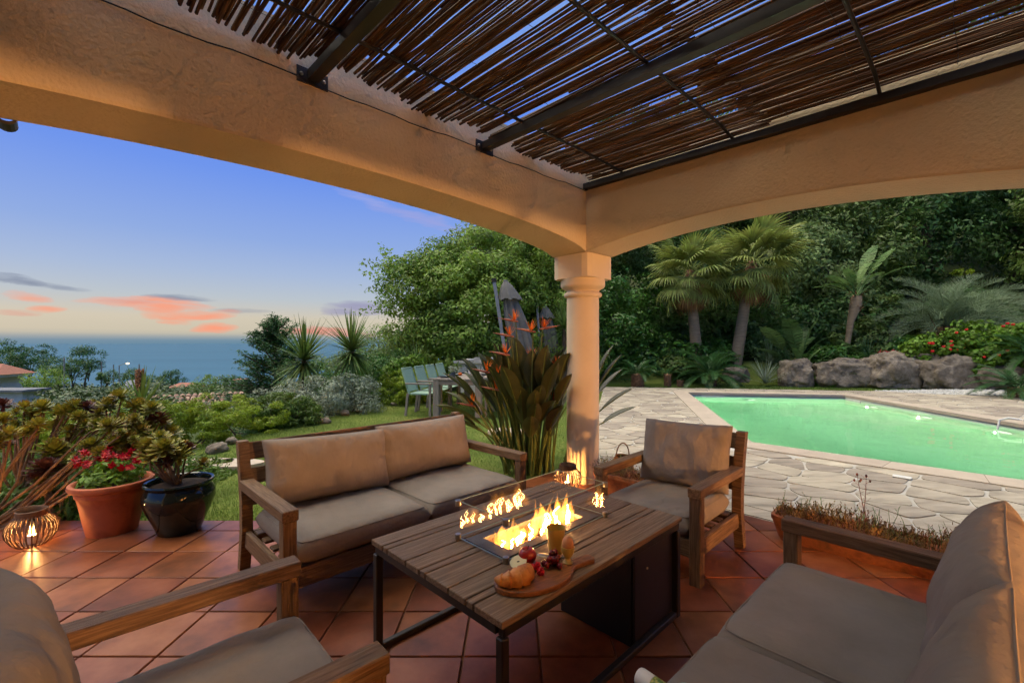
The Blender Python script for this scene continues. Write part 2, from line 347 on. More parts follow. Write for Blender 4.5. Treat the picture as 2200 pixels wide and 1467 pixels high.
    M['boardwood'] = mat('olive_wood', [S(84,46,22), S(132,80,42), S(166,108,62)], rough=.45, scale=9, stretch=(1,5,5), dist=1.5, detail=6)
    M['pastry'] = mat('croissant_crust', [S(150,76,22), S(206,128,48), S(226,162,84)], rough=.5, scale=22, bump=.2, bscale=60)
    M['apple'] = mat('apple_skin', [S(120,14,14), S(170,30,24)], rough=.3, scale=9)
    M['flesh'] = mat('apple_flesh', [S(222,210,160), S(232,222,180)], rough=.5, scale=9)
    M['grape'] = mat('grape_skin', [S(84,10,18), S(140,26,34)], rough=.22, scale=6, objrand=.3, trans=.15)
    M['rasp'] = mat('raspberry', [S(190,16,36), S(214,40,52)], rough=.4, scale=30)
    M['plastic'] = mat('white_plastic', [S(216,212,204), S(224,222,216)], rough=.4, scale=8)
    M['teal'] = mat('teal_plastic', [S(20,130,130), S(40,150,146)], rough=.4, scale=14)
    M['print'] = mat('bottle_print', [(.3,S(30,60,50)), (.45,S(90,130,60)), (.55,S(190,180,90)), (.7,S(30,90,90))], rough=.4, scale=60)
    M['counter'] = mat('pale_stone', [S(186,178,162), S(206,198,184)], rough=.85, scale=6)
    M['pink'] = mat('pink_plastic', [S(190,80,110), S(210,100,130)], rough=.5, scale=8)
setup_materials()
# ------------------------------------------------------------------ setting: terrain, sea, terrace, paving, pool
POOL = [(3.32,6.40),(4.93,13.0),(8.93,12.3),(8.75,7.8),(8.6,4.2),(6.6,3.2)]       # clockwise seen from above
PAVE = [(0.74,4.88),(4.62,1.0),(14.5,1.0),(16.0,11.6),(10.5,13.45),(2.9,14.7),(0.95,6.0)]  # counter-clockwise
def inside(poly, x, y):
    c = False; n = len(poly)
    for i in range(n):
        x0,y0 = poly[i]; x1,y1 = poly[(i+1)%n]
        if (y0 > y) != (y1 > y) and x < (x1-x0)*(y-y0)/(y1-y0)+x0: c = not c
    return c
def offset(poly, d):                                     # outward for a convex polygon of either winding
    n = len(poly); cx = sum(p[0] for p in poly)/n; cyy = sum(p[1] for p in poly)/n; L = []
    for i in range(n):
        a = Vector(poly[i]); b = Vector(poly[(i+1)%n]); e = (b-a).normalized(); nn = Vector((e.y,-e.x))
        if nn.dot(Vector((cx,cyy))-a) > 0: nn = -nn
        L.append((a+nn*d, e))
    r = []
    for i in range(n):
        (p,d1),(q,d2) = L[i-1], L[i]; den = d1.x*d2.y-d1.y*d2.x; w = q-p; t = (w.x*d2.y-w.y*d2.x)/den
        r.append(tuple(p+d1*t))
    return r
POOL_OUT = offset(POOL, .36)
def clip(poly, nx, ny, c):                               # keep nx*x+ny*y <= c
    r = []; n = len(poly)
    for i in range(n):
        p = poly[i]; q = poly[(i+1)%n]; dp = nx*p[0]+ny*p[1]-c; dq = nx*q[0]+ny*q[1]-c
        if dp <= 0: r.append(p)
        if dp*dq < 0:
            t = dp/(dp-dq); r.append((p[0]+(q[0]-p[0])*t, p[1]+(q[1]-p[1])*t))
    return r
def planes(poly):                                        # outward half planes of a convex polygon
    n = len(poly); cx = sum(p[0] for p in poly)/n; cyy = sum(p[1] for p in poly)/n; r = []
    for i in range(n):
        a = Vector(poly[i]); b = Vector(poly[(i+1)%n]); e = (b-a).normalized(); nn = Vector((e.y,-e.x))
        if nn.dot(Vector((cx,cyy))-a) > 0: nn = -nn
        r.append((nn.x, nn.y, nn.dot(a)))
    return r
def area(poly): return .5*abs(sum(poly[i][0]*poly[(i+1)%len(poly)][1]-poly[(i+1)%len(poly)][0]*poly[i][1] for i in range(len(poly))))

YB = [-40,3,5.0,5.78,8.83,12,16,30,400]; XB = [-9,-6.6,-5.0,-4.4,-3.5,-2.9,-2.8,-3.5,-40]
def ground(X, Y):
    X = np.asarray(X, float); Y = np.asarray(Y, float)
    xb = np.interp(Y, YB, XB); s = np.maximum(0, xb-X)*.82; s = s + np.maximum(0, Y-13)*.55*np.clip((xb-X)/3,0,1)
    sm = lambda a,b,v: (lambda t: t*t*(3-2*t))(np.clip((v-a)/(b-a),0,1))
    z = -.045 - .9*sm(0,2.2,s) - .085*np.maximum(0,s-1.5) - 6*sm(60,170,s)
    z = z + .5*np.sin(X*.11+1.3)*np.cos(Y*.09)*sm(8,40,s) + 1.2*np.sin(X*.031+.4)*np.sin(Y*.027+2)*sm(30,90,s)
    z = z + 9.5*np.exp(-((X+150)/42)**2-((Y-135)/45)**2)
    far = np.hypot(X,Y); z = z - 70*sm(230,420,far)
    # bank behind the boulders and the wooded hill on the pool side
    yb = np.interp(X, [-3,2,5,10,14,18], [19,17.5,16.3,15.6,14.6,13.2]); b = np.maximum(0, Y-yb)*sm(-3,1.5,X)
    z = z + .75*sm(0,1.0,b) + .33*np.maximum(0,b-1.5)
    bx = np.maximum(0, X-17.2)*sm(-2,3,Y); z = z + .6*sm(0,1,bx)*(1-sm(0,1,b)) + .25*np.maximum(0,bx-1)
    return z
def gz(x, y): return float(ground(x, y))

def build_ground():
    def axis(lo, a, b, hi, fine, n):
        near = np.arange(a, b+1e-6, fine); t = np.linspace(0,1,n)[1:]**2.2
        return np.concatenate([(a-(a-lo)*t)[::-1], near, b+(hi-b)*t])
    xs = axis(-480, -9, 19, 160, .4, 70); ys = axis(-60, -3, 19, 520, .4, 70)
    X, Y = np.meshgrid(xs, ys); Z = ground(X, Y)
    dip = offset(POOL, .75)
    for j in range(len(ys)):
        for i in range(len(xs)):
            x, y = xs[i], ys[j]
            if inside(dip, x, y): Z[j,i] = -3.0
    nx, ny = len(xs), len(ys); V = np.stack([X,Y,Z],-1).reshape(-1,3)
    idx = np.arange(nx*ny).reshape(ny,nx); F = np.stack([idx[:-1,:-1],idx[:-1,1:],idx[1:,1:],idx[1:,:-1]],-1).reshape(-1,4)
    me = rawmesh('ground', V, F, True); o = link('ground', me, M_['grass_ground'])
    me.materials.append(M_['terrain'])
    C = V[F].mean(1); s = np.interp(C[:,1], YB, XB)-C[:,0]
    me.polygons.foreach_set('material_index', ((s > 1.5)|(C[:,1] > 17.5)|(C[:,0]>17.5)).astype(np.int32))
    tag(o, 'grassy garden ground falling away to the sea', kind='structure')
    me = rawmesh('sea', [(-60000,200,-62),(60000,200,-62),(60000,80000,-62),(-60000,80000,-62)], [(0,1,2,3)])
    tag(link('sea', me, M_['sea']), 'calm blue sea reaching to the horizon', kind='structure')
build_ground()

def build_grass():
    rng = np.random.default_rng(5)
    def strip(name, n, x0,x1,y0,y1, keep, h, w, label, power=1.0):
        y = y0+(y1-y0)*rng.random(n)**power; x = x0+(x1-x0)*rng.random(n)
        k = keep(x, y); x, y = x[k], y[k]; n = len(x); z = ground(x, y)-.004
        a = rng.random(n)*6.283; hh = h*(.5+rng.random(n)); ww = w*(.7+.6*rng.random(n)); l = hh*.75*(rng.random(n)-.1); b = rng.random(n)*6.283
        c, s_ = np.cos(a), np.sin(a)
        V = np.empty((n,3,3)); V[:,0] = np.stack([x-c*ww,y-s_*ww,z],-1); V[:,1] = np.stack([x+c*ww,y+s_*ww,z],-1); V[:,2] = np.stack([x+l*np.cos(b),y+l*np.sin(b),z+hh],-1)
        me = rawmesh(name, V.reshape(-1,3), np.arange(3*n).reshape(-1,3)); o = link(name, me, M_['grass']); tag(o, label, 'grass', kind='stuff')
    def lawn(x, y):
        xb = np.interp(y, YB, XB)
        t = ((y < 3.66) & (x < -.9)) | ((x-y > -4.62) & (x+y < 5.7)) | ((x+y > 5.6) & (x > .95+(y-6)*.224-.02)) | ((x+y<5.7)&(y<3.66))
        return (x > xb-.3) & ~t
    strip('lawn_grass', 330000, -6.5, 2.6, 3.5, 14.5, lawn, .027, .0022, 'short green lawn between the terrace and the hedges', 1.5)
    strip('border_grass', 60000, 1.5, 12.5, 13.0, 17.0, lambda x, y: (y > np.interp(x,[2.9,10.5,16],[14.72,13.48,11.7])) & (y < np.interp(x,[2,5,10,14,18],[17.5,16.4,15.7,14.7,13.3])), .05, .004, 'strip of grass along the boulders beyond the pool')
build_grass()

TS, TX0, TY0 = .342, -.913, 2.031
def build_terrace():
    poly = [(-8,3.60),(-.96,3.60),(.36,4.92),(.72,4.90),(4.62,1.0),(2.6,-1.0),(-.2,-3.2),(-8,-3.2)]
    f = MB().prism(poly, -.2, -.006).obj('terrace_floor', M_['grout']); tag(f, 'terracotta tiled terrace floor', kind='structure')
    me0 = boxmesh(TS-.010, TS-.010, .02, .0025); g = .005; k = 0
    for i in range(-16, 15):
        for j in range(-5, 10):
            x0 = TX0+i*TS; y0 = TY0+j*TS; cx, cyy = x0+TS/2, y0+TS/2
            if y0 < .3 or x0 < -5.0 or cx-cyy > 1.25 or abs(cx) > 1.45*cyy+.9: continue
            q = [(x0+g,y0+g),(x0+TS-g,y0+g),(x0+TS-g,y0+TS-g),(x0+g,y0+TS-g)]
            p = clip(q, .7071, .7071, 5.58*.7071)
            p = clip(p, 0,1,3.59) if cx < -1.0 else clip(p, -.7071, .7071, 4.54*.7071)
            if len(p) < 3 or area(p) < .004: continue
            if area(p) > area(q)*.999: o = link('tile', me0, M_['tile'], f, (cx,cyy,-.004+U(-.0012,.0012)), (U(-.003,.003),U(-.003,.003),RND.choice((0,1.5708,3.1416))))
            else: o = MB().prism(p, -.015, .0055).obj('tile', M_['tile'], f)
build_terrace()

def stone_shape(p, g):                                   # shrink a cell, round its corners
    n = len(p); c = Vector((sum(a[0] for a in p)/n, sum(a[1] for a in p)/n)); q = []
    for a in p:
        v = Vector(a)-c; l = v.length; q.append(c+v*max(.2,(l-g)/l))
    for it in range(2):
        r = []
        for i in range(len(q)):
            a, b = q[i], q[(i+1)%len(q)]; t = .13 if it == 0 else .25
            r += [a.lerp(b,t), a.lerp(b,1-t)]
        q = r
    return [(v.x,v.y) for v in q]
def build_paving():
    outer = [Vector((*p,0)) for p in PAVE]; hole = [Vector((*p,0)) for p in POOL_OUT]
    tri = geometry.tessellate_polygon([outer, hole]); V = [(*v.xy,-.004) for v in outer+hole]
    m = MB(); m.add(V, tri); n = len(outer)
    low = [(*v.xy,-.2) for v in outer]; m.add([(*v.xy,-.004) for v in outer]+low, [(i,(i+1)%n,n+(i+1)%n,n+i) for i in range(n)])
    pv = m.obj('pool_paving', M_['mortar']); tag(pv, 'pale flagstone paving round the pool', kind='structure')
    r = random.Random(3); sites = []; ang = math.radians(-44); ca, sa = math.cos(ang), math.sin(ang); j = -40
    row_v = -9.0
    while row_v < 20:
        dv = r.uniform(.24,.40); u = -12+r.uniform(0,.5)
        while u < 20:
            du = r.uniform(.26,.66); x = ca*(u+du/2)-sa*row_v; y = sa*(u+du/2)+ca*row_v
            sites.append((x+r.uniform(-.07,.07), y+r.uniform(-.07,.07))); u += du
        row_v += dv
    pp = planes(PAVE); wp = planes(POOL_OUT)
    near = [s for s in sites if inside(offset(PAVE,.3), *s) and not inside(offset(POOL_OUT,-.12), *s)]
    A = np.array(sites); cells = []
    for s in near:
        d = A-np.array(s); dd = (d**2).sum(1); idx = np.argsort(dd)[1:22]
        p = [(s[0]-.7,s[1]-.7),(s[0]+.7,s[1]-.7),(s[0]+.7,s[1]+.7),(s[0]-.7,s[1]+.7)]
        for k in idx:
            nx, ny = d[k]; p = clip(p, nx, ny, nx*(s[0]+nx/2)+ny*(s[1]+ny/2))
            if len(p) < 3: break
        for q in pp:
            if len(p) >= 3: p = clip(p, *q)
        if len(p) >= 3:
            e = max(wp, key=lambda w: w[0]*s[0]+w[1]*s[1]-w[2]); p = clip(p, -e[0], -e[1], -e[2])
        if len(p) >= 3 and area(p) > .02: cells.append((s, p))
    vis = [(math.hypot(*c[0]), c) for c in cells if c[0][1] > .3 and abs(c[0][0])/c[0][1] < 1.35]
    vis.sort(key=lambda t: t[0]); rest = MB()
    for i, (dist, (s, p)) in enumerate(vis):
        q = stone_shape(p, r.uniform(.008,.022)); h = r.uniform(.003,.008)
        if i < 295:
            c = s; o = MB().prism([(a-c[0],b-c[1]) for a,b in q], -.02, h).obj('paving_stone', M_['stone'], pv, (c[0],c[1],0))
        else: rest.prism(q, -.02, h)
    o = rest.obj('paving_stones', mat('flagstone_far', [S(128,118,104), S(166,153,134), S(186,173,153)], rough=.75, scale=2.2, stretch=(1,4,1), island=.22, detail=8), pv); tag(o, kind='stuff')
build_paving()

def build_pool():
    n = len(POOL); zt, zb = -.05, -1.30
    m = MB(); V = [(x,y,zt) for x,y in POOL]+[(x,y,zb) for x,y in POOL]
    m.add(V, [tuple(range(n,2*n))]+[(i,(i+1)%n,n+(i+1)%n,n+i) for i in range(n)])
    sh = m.obj('pool_shell', M_['liner']); tag(sh, 'pale swimming pool basin', kind='structure')
    # coping slabs along each side
    O = POOL_OUT
    for i in range(n):
        a,b = Vector(POOL[i]),Vector(POOL[(i+1)%n]); c,d = Vector(O[i]),Vector(O[(i+1)%n]); k = max(2, round((b-a).length/.75)); ir = (a-b).normalized()*0
        c0 = Vector(POOL[i]); 
        for j in range(k):
            t0, t1 = j/k, (j+1)/k; e = .0022/max(.5,(b-a).length)
            g0 = t0+(e if j else e); g1 = t1-e
            cen = Vector((sum(p[0] for p in POOL)/n, sum(p[1] for p in POOL)/n))
            ins = lambda p: p+(cen-p).normalized()*.03
            q = [ins(a.lerp(b,g0)), ins(a.lerp(b,g1)), c.lerp(d,g1), c.lerp(d,g0)]
            w = MB().prism([tuple(p) for p in q], -.05, .016); w.obj('coping_slab', M_['coping'], sh)
    # water: a closed body so that its absorption tints with depth
    W = bpy.data.materials.new('pool_water'); W.use_nodes = True; N = W.node_tree.nodes; L = W.node_tree.links; N.clear()
    out = N.new('ShaderNodeOutputMaterial'); g = N.new('ShaderNodeBsdfGlass'); g.inputs['IOR'].default_value = 1.33; g.inputs['Roughness'].default_value = .02
    tc = N.new('ShaderNodeTexCoord'); nz = N.new('ShaderNodeTexNoise'); nz.inputs['Scale'].default_value = 1.6; nz.inputs['Detail'].default_value = 2; L.new(tc.outputs['Object'], nz.inputs['Vector'])
    bp = N.new('ShaderNodeBump'); bp.inputs['Strength'].default_value = .16; bp.inputs['Distance'].default_value = .05; L.new(nz.outputs[0], bp.inputs['Height']); L.new(bp.outputs[0], g.inputs['Normal'])
    ab = N.new('ShaderNodeVolumeAbsorption'); ab.inputs[0].default_value = (.36,.89,.80,1); ab.inputs[1].default_value = .34
    L.new(g.outputs[0], out.inputs[0]); L.new(ab.outputs[0], out.inputs[1])
    P = offset(POOL, .012); w = MB().prism(P[::-1], zb-.02, -.105).obj('pool_water', W)
    bm = bmesh.new(); bm.from_mesh(w.data); bmesh.ops.recalc_face_normals(bm, faces=bm.faces); bm.to_mesh(w.data); bm.free()
    tag(w, 'mint green lit water in the pool', kind='structure')
    # underwater lamps, some added only to spread the glow along the walls; skimmers
    def lamp(p, nrm, watts, label):
        t = thing('pool_light', label, 'pool light', (p[0],p[1],-.62), math.atan2(nrm[1],nrm[0]))
        r = MB().lathe([(.0,.0),(.16,.0),(.16,.02),(.13,.035),(.0,.035)], 24).obj('rim', M_['plastic'], t, rot=(0,math.pi/2,0))
        MB().lathe([(.0,.036),(.12,.036),(.09,.055),(.0,.06)], 24).obj('lens', emit('pool_lens', (.9,1,.75), 2.0), t, rot=(0,math.pi/2,0))
        l = light('pool_lamp', 'POINT', (.22,0,0), watts, (1.0,.98,.66), .004, t)
    lamp((8.89,11.2), (-1,-.02), POOL_W*.55, 'added underwater light brightening the pool wall nearest the far corner')  # added to stretch the bright band along this wall
    lamp((8.83,9.7), (-1,-.02), POOL_W*.95, 'round underwater light in the middle of the far side wall of the pool')
    lamp((8.76,8.1), (-1,-.02), POOL_W*.55, 'added underwater light brightening the pool wall below the white float')  # added at the other end of the same bright band
    lamp((6.6,12.71), (.17,-.98), POOL_W*.30, 'added underwater light brightening the far pool wall')  # added for the bright band under the far coping
    lamp((3.86,8.6), (.97,-.24), POOL_W*.22, 'round underwater light on the near side wall of the pool')
    lamp((8.63,5.0), (-1,-.02), POOL_W*.45, 'round underwater light at the shallow corner of the pool')
    def skimmer(p, rz, label):
        t = thing('pool_skimmer', label, 'skimmer', (p[0],p[1],-.165), rz)
        m = MB(); m.box(-.30,.30,-.03,-.004,.06,.085); m.box(-.30,.30,-.03,-.004,-.11,-.085); m.box(-.30,-.275,-.03,-.004,-.085,.06); m.box(.275,.30,-.03,-.004,-.085,.06)
        m.obj('frame', M_['plastic'], t); MB().box(-.16,.12,-.012,-.004,.0,.058).obj('flap', M_['steel'], t); 
    e1 = Vector((4.0,-.7)).normalized(); a1 = math.atan2(e1.y,e1.x)
    skimmer((5.6,12.875), a1, 'white framed skimmer opening in the far pool wall near its left corner')
    skimmer((8.915,11.95), a1-math.pi/2+.05, 'white framed skimmer opening by the far corner of the pool')
build_pool()

def build_gravel():
    r = np.random.default_rng(8); poly = [(10.6,13.45),(12.6,13.75),(16.6,13.9),(17.0,12.0),(13.6,11.9),(11.6,12.6)]
    b = MB().prism(poly, -.05, .012).obj('gravel_bed', M_['gravel']); tag(b, 'bed of white gravel beyond the pool', 'gravel', kind='stuff')
    m = MB(); k = 0
    for i in range(5000):
        x, y = r.uniform(10.5,17), r.uniform(11.8,14)
        if not inside(poly, x, y): continue
        s = r.uniform(.015,.04); a = r.uniform(0,6.28)
        m.add([(x+s*math.cos(a+q*2.1),y+s*math.sin(a+q*2.1),.012) for q in range(3)]+[(x,y,.012+s*.7)], [(0,1,3),(1,2,3),(2,0,3)])
    m.obj('gravel_stones', M_['gravel'], b)
build_gravel()

# ------------------------------------------------------------------ house: walls, arched beams, column, pergola
Cx, Cy, BT = .69, 4.38, .42                               # inner corner of the two beams, beam thickness
E1 = Vector((.70711,.70711,0)); E2 = Vector((.70711,-.70711,0))
def pg(a, b, z): return Vector((Cx,Cy,z)) + E2*a - E1*b    # pergola coordinates: a along the canes, b back from the pool side beam
def arch_l(s):
    u = min(1,max(-1,(s/1.41421-1.55)/1.55)); return 2.28+.18*(1-u*u)**.6
def arch_r(s):
    u = min(1,max(-1,(s/1.41421-1.06)/1.06)); return 2.28+.145*(1-u*u)
def beam(name, label, along, outward, s0, s1, fn, top):
    m = MB(); k = 60; V = []
    for i in range(k+1):
        s = s0+(s1-s0)*i/k; p = Vector((Cx,Cy,0))+along*s; zb = fn(s) if s > 0 else 2.28
        for (o,z) in ((.004,zb+.004),(0,zb+.02),(0,top),(BT,top),(BT,zb)): V.append((p+outward*o)+Vector((0,0,z)))
    n = 5; F = [(i*n+j,i*n+(j+1)%n,(i+1)*n+(j+1)%n,(i+1)*n+j) for i in range(k) for j in range(n)]+[(4,3,2,1,0),tuple(k*n+j for j in range(n))]
    m.add(V,F); o = m.obj(name, M_['stucco'])
    bm = bmesh.new(); bm.from_mesh(o.data); bmesh.ops.recalc_face_normals(bm, faces=bm.faces); bm.to_mesh(o.data); bm.free()
    tag(o, label, kind='structure'); return o
def build_house():
    beam('arched_beam', 'wide arched stucco beam on the sea side of the terrace', -E1, -E2, -BT, 4.66, arch_l, 3.14)
    beam('arched_beam', 'arched stucco beam on the pool side of the terrace', E2, E1, -.01, 3.34, arch_r, 3.14)
    # house walls behind the camera that close the terrace
    def wall(name, label, a, b, th, z1):
        a = Vector((*a,0)); b = Vector((*b,0)); d = (b-a).normalized(); n = Vector((d.y,-d.x,0))
        m = MB(); m.add([a,b,b+n*th,a+n*th]+[p+Vector((0,0,z1)) for p in (a,b,b+n*th,a+n*th)], [(3,2,1,0),(4,5,6,7),(0,1,5,4),(1,2,6,5),(2,3,7,6),(3,0,4,7)])
        tag(m.obj(name, M_['stucco']), label, kind='structure')
    # the wall behind the seating has a wide glazed doorway into a lamp-lit room
    W0 = Vector((-.26,-1.26,0)); dn = Vector((.70711,.70711,0)); nr = Vector((.70711,-.70711,0))
    hw = MB()
    def slab(s0,s1,z0,z1,d0=0,d1=.3):
        q = [W0+dn*s0+nr*d0, W0+dn*s1+nr*d0, W0+dn*s1+nr*d1, W0+dn*s0+nr*d1]; hw.add([p+Vector((0,0,z)) for z in (z0,z1) for p in q], [(3,2,1,0),(4,5,6,7),(0,1,5,4),(1,2,6,5),(2,3,7,6),(3,0,4,7)])
    D0, D1, DH = 1.15, 4.35, 2.12
    slab(0,D0,0,3.4); slab(D1,4.7,0,3.4); slab(D0,D1,DH,3.4); slab(1.88,2.08,0,DH)
    slab(-.3,0,0,3.4,0,6); slab(4.7,5.0,0,3.4,0,6); slab(-.3,5.0,0,3.4,6,6.3); slab(-.3,5.0,3.4,3.6,0,6.3); slab(-.3,5.0,-.1,-.002,.3,6.3)
    o = hw.obj('house_wall', M_['stucco']); tag(o, 'stucco house wall with a doorway behind the near sofa', kind='structure')
    t = thing('glazed_door', 'glazed door frame behind the near sofa', 'door', W0+dn*D0, math.radians(45))
    for s in (0.04,.70,.96,2.05,3.16): MB().box(s-.035,s+.035,-.16,-.10,0,DH).obj('stile', M_['white'], t)
    MB().box(0,3.2,-.155,-.105,DH-.07,DH).obj('head_rail', M_['white'], t)
    L0 = W0+dn*2.4+nr*5.0; l = thing('standing_lamp', 'standing lamp lighting the room behind the glazed door', 'lamp', L0)
    MB().lathe([(0,0),(.15,0),(.15,.02),(.015,.03),(.012,1.25),(0,1.25)],16).obj('stand', M_['steel'], l)
    MB().ball((0,0,1.30),.05,12,8).obj('bulb', M_['bulb'], l); light('room_light','POINT',(0,0,1.43),HOUSE_W,(1.0,.50,.19),.14,l)
    wall('house_wall', 'stucco house wall closing the terrace on the house side', (-2.9,1.38), (-.26,-1.26), .3, 3.4)
    # far corner column
    c = thing('column', 'round cream column carrying the corner of the two arched beams', 'column', (.703,4.672,0)); r = .163
    prof = [(r*1.02,0),(r*1.02,.02)]+[(r*(1.0+.012*math.sin(math.pi*i/14)),.02+1.86*i/14) for i in range(15)]
    MB().lathe(prof, 48).obj('shaft', M_['plaster'], c, smooth=True)
    tor = [(r*.99,1.862),(r*1.04,1.866)]+[(r*1.02+.026*math.cos(a),1.893+.026*math.sin(a)) for a in [(-1.2+2.4*i/8) for i in range(9)]]+[(r*1.02,1.922),(r*.98,1.924)]
    MB().lathe(tor, 48).obj('ring', M_['plaster'], c, smooth=True)
    cap = [(r*1.0,1.915),(r*1.01,1.935),(r*1.10,1.948),(r*1.28,1.962),(r*1.36,1.975),(r*1.385,1.99),(r*1.385,2.055)]
    MB().lathe(cap, 48).obj('echinus', M_['plaster'], c, smooth=True)
    s = r*1.40; q = []
    for k in range(32):
        a = 2*math.pi*k/32+math.pi/4; rr = s/(abs(math.cos(a-math.pi/4))**8+abs(math.sin(a-math.pi/4))**8)**.125; q.append((rr*math.cos(a)*.98,rr*math.sin(a)*.98))
    MB().prism(q, 2.05, 2.281).obj('abacus', M_['plaster'], c)
    # cable along the beam
    pts = [pg(.006, b, 2.862+.006*math.sin(b*5)-(.010 if int(b*3)%2 else 0)) for b in np.linspace(.02,4.4,44)]
    tag(MB().tube(pts, .0035, 5).obj('cable', M_['steel']), 'thin dark cable running along the top of the sea side beam', 'cable')
    # steel rails with wall brackets
    for k, b in enumerate((.035, 1.30, 2.58, 3.86)):
        lab = ['dark steel rail fixed along the pool side beam', 'dark steel rail across the pergola, second from the pool side beam', 'thick dark steel rail nearest the top left of the pergola', 'dark steel rail of the pergola above the camera'][k]
        t = thing('steel_rail', lab, 'rail', (0,0,0), 0, 'steel rails carrying the cane mats')
        h = .055 if k else .05
        MB().bar(pg(.012,b,2.892), pg(3.3,b,2.892), .06, h).obj('beam_tube', M_['steel'], t)
        if k:
            p = pg(.004,b,2.885); m = MB(); m.bar(p-E1*.085, p+E1*.085, .008, .085); m.obj('bracket', M_['steel'], t)
            for s in (-1,1):
                q = pg(.010,b+s*.062,2.885); MB().ball(q, .011, 8, 5, (1,1,1)).obj('bolt', M_['chrome'], t)
        else:
            p = pg(.03,b+.0,2.872); MB().ball(p, .02, 8, 5).obj('end_cap', M_['steel'], t)
    # thin rods above the rails, parallel to the sea side beam
    for k, a in enumerate((.42, 1.36, 2.22)):
        pts = [pg(a+.012*math.sin(b*1.3+k), b, 2.93+.004*math.sin(b*3)) for b in np.linspace(-.0,4.4,16)]
        lab = ['thin rod under the canes closest to the sea side beam', 'thin rod under the middle of the cane mats', 'thin rod under the canes farthest from the sea side beam'][k]
        pts[0] = pg(a,-.0+.004,2.925)
        tag(MB().tube(pts, .011, 7).obj('support_rod', M_['steel']), lab, 'rod', 'rods under the cane mats')
build_house()

def build_reeds():
    r = random.Random(21); variants = []
    def cane(L, rad, bend, rr):
        pts = []; rd = []; n = 7
        for i in range(n):
            t = i/(n-1); pts.append((L*(t-.5), bend*math.sin(t*3.1)+rr.uniform(-.002,.002), rr.uniform(-.002,.002))); rd.append(rad*(1.08-.3*t)*(1.0 if i%2 else 1.06))
        return MB().tube(pts, rd, 6)
    for i in range(14):
        variants.append(cane(1.0, r.uniform(.0058,.0090), r.uniform(-.012,.012), r).mesh('cane', True))
        variants[-1].materials.append(M_['reed'])
    rows = [(.05,1.62,2.953,'reed_mat','brown cane mat over the seating with ragged ends by the sea side beam'),
            (1.50,2.95,2.978,'reed_mat','brown cane mat overlapping the middle of the pergola roof'),
            (2.82,4.1,2.955,'reed_mat','brown cane mat on the house side of the pergola roof')]
    ang = math.atan2(E2.y, E2.x); total = 0
    for k, (a0,a1,z,nm,lab) in enumerate(rows):
        t = thing(nm, lab, 'cane mat', (0,0,0), 0, 'cane mats of the pergola roof'); mass = MB()
        b = .02; dens = 0
        while b < 4.5:
            dens = noise.noise(Vector((b*1.7, k*5.1, 0)))
            lo = a0+r.uniform(-.02,.05)+.045*math.sin(b*6.0)+.03*math.sin(b*13); hi = a1+r.uniform(-.06,.04)
            L = hi-lo; mid = (lo+hi)/2
            zz = z+r.uniform(-.008,.012)
            p = pg(mid, b, zz); vis = p.y-.75*L/2 > 1.0 and total < 300
            rot = (r.uniform(0,6.28), r.uniform(-.004,.004), ang+r.gauss(0,.011))
            if vis:
                link('cane', r.choice(variants), None, t, p, rot, (L, r.uniform(.8,1.2), r.uniform(.8,1.2))); total += 1
            else:
                d = Vector((math.cos(rot[2]),math.sin(rot[2]),0)); mass.tube([p-d*L/2, p+d*.1, p+d*L/2], [.0078,.0068,.0052], 5)
            if r.random() < .62 - dens*.6:                # second layer, shorter broken canes
                l2 = r.uniform(.25,.8)*L; m2 = r.uniform(lo+l2/2, hi-l2/2); p2 = pg(m2, b+r.uniform(-.006,.012), zz+.017); d = Vector((math.cos(ang+r.gauss(0,.012)),math.sin(ang),0)).normalized()
                mass.tube([p2-d*l2/2, p2, p2+d*l2/2], [r.uniform(.006,.008),.0066,.005], 5)
            b += r.uniform(.0110,.0175)+(.009 if r.random() < .12 else 0)
        o = mass.obj('canes', M_['reed_i'], t, smooth=True); tag(o, kind='stuff')
        # binding wires
        for a in np.arange(a0+.22, a1-.1, .42):
            pts = [pg(a+.006*math.sin(b*9), b, z-.014+.003*math.sin(b*40)) for b in np.linspace(.02,4.4,90)]
            MB().tube(pts, .0016, 4).obj('binding_wire', M_['steel'], t)
build_reeds()
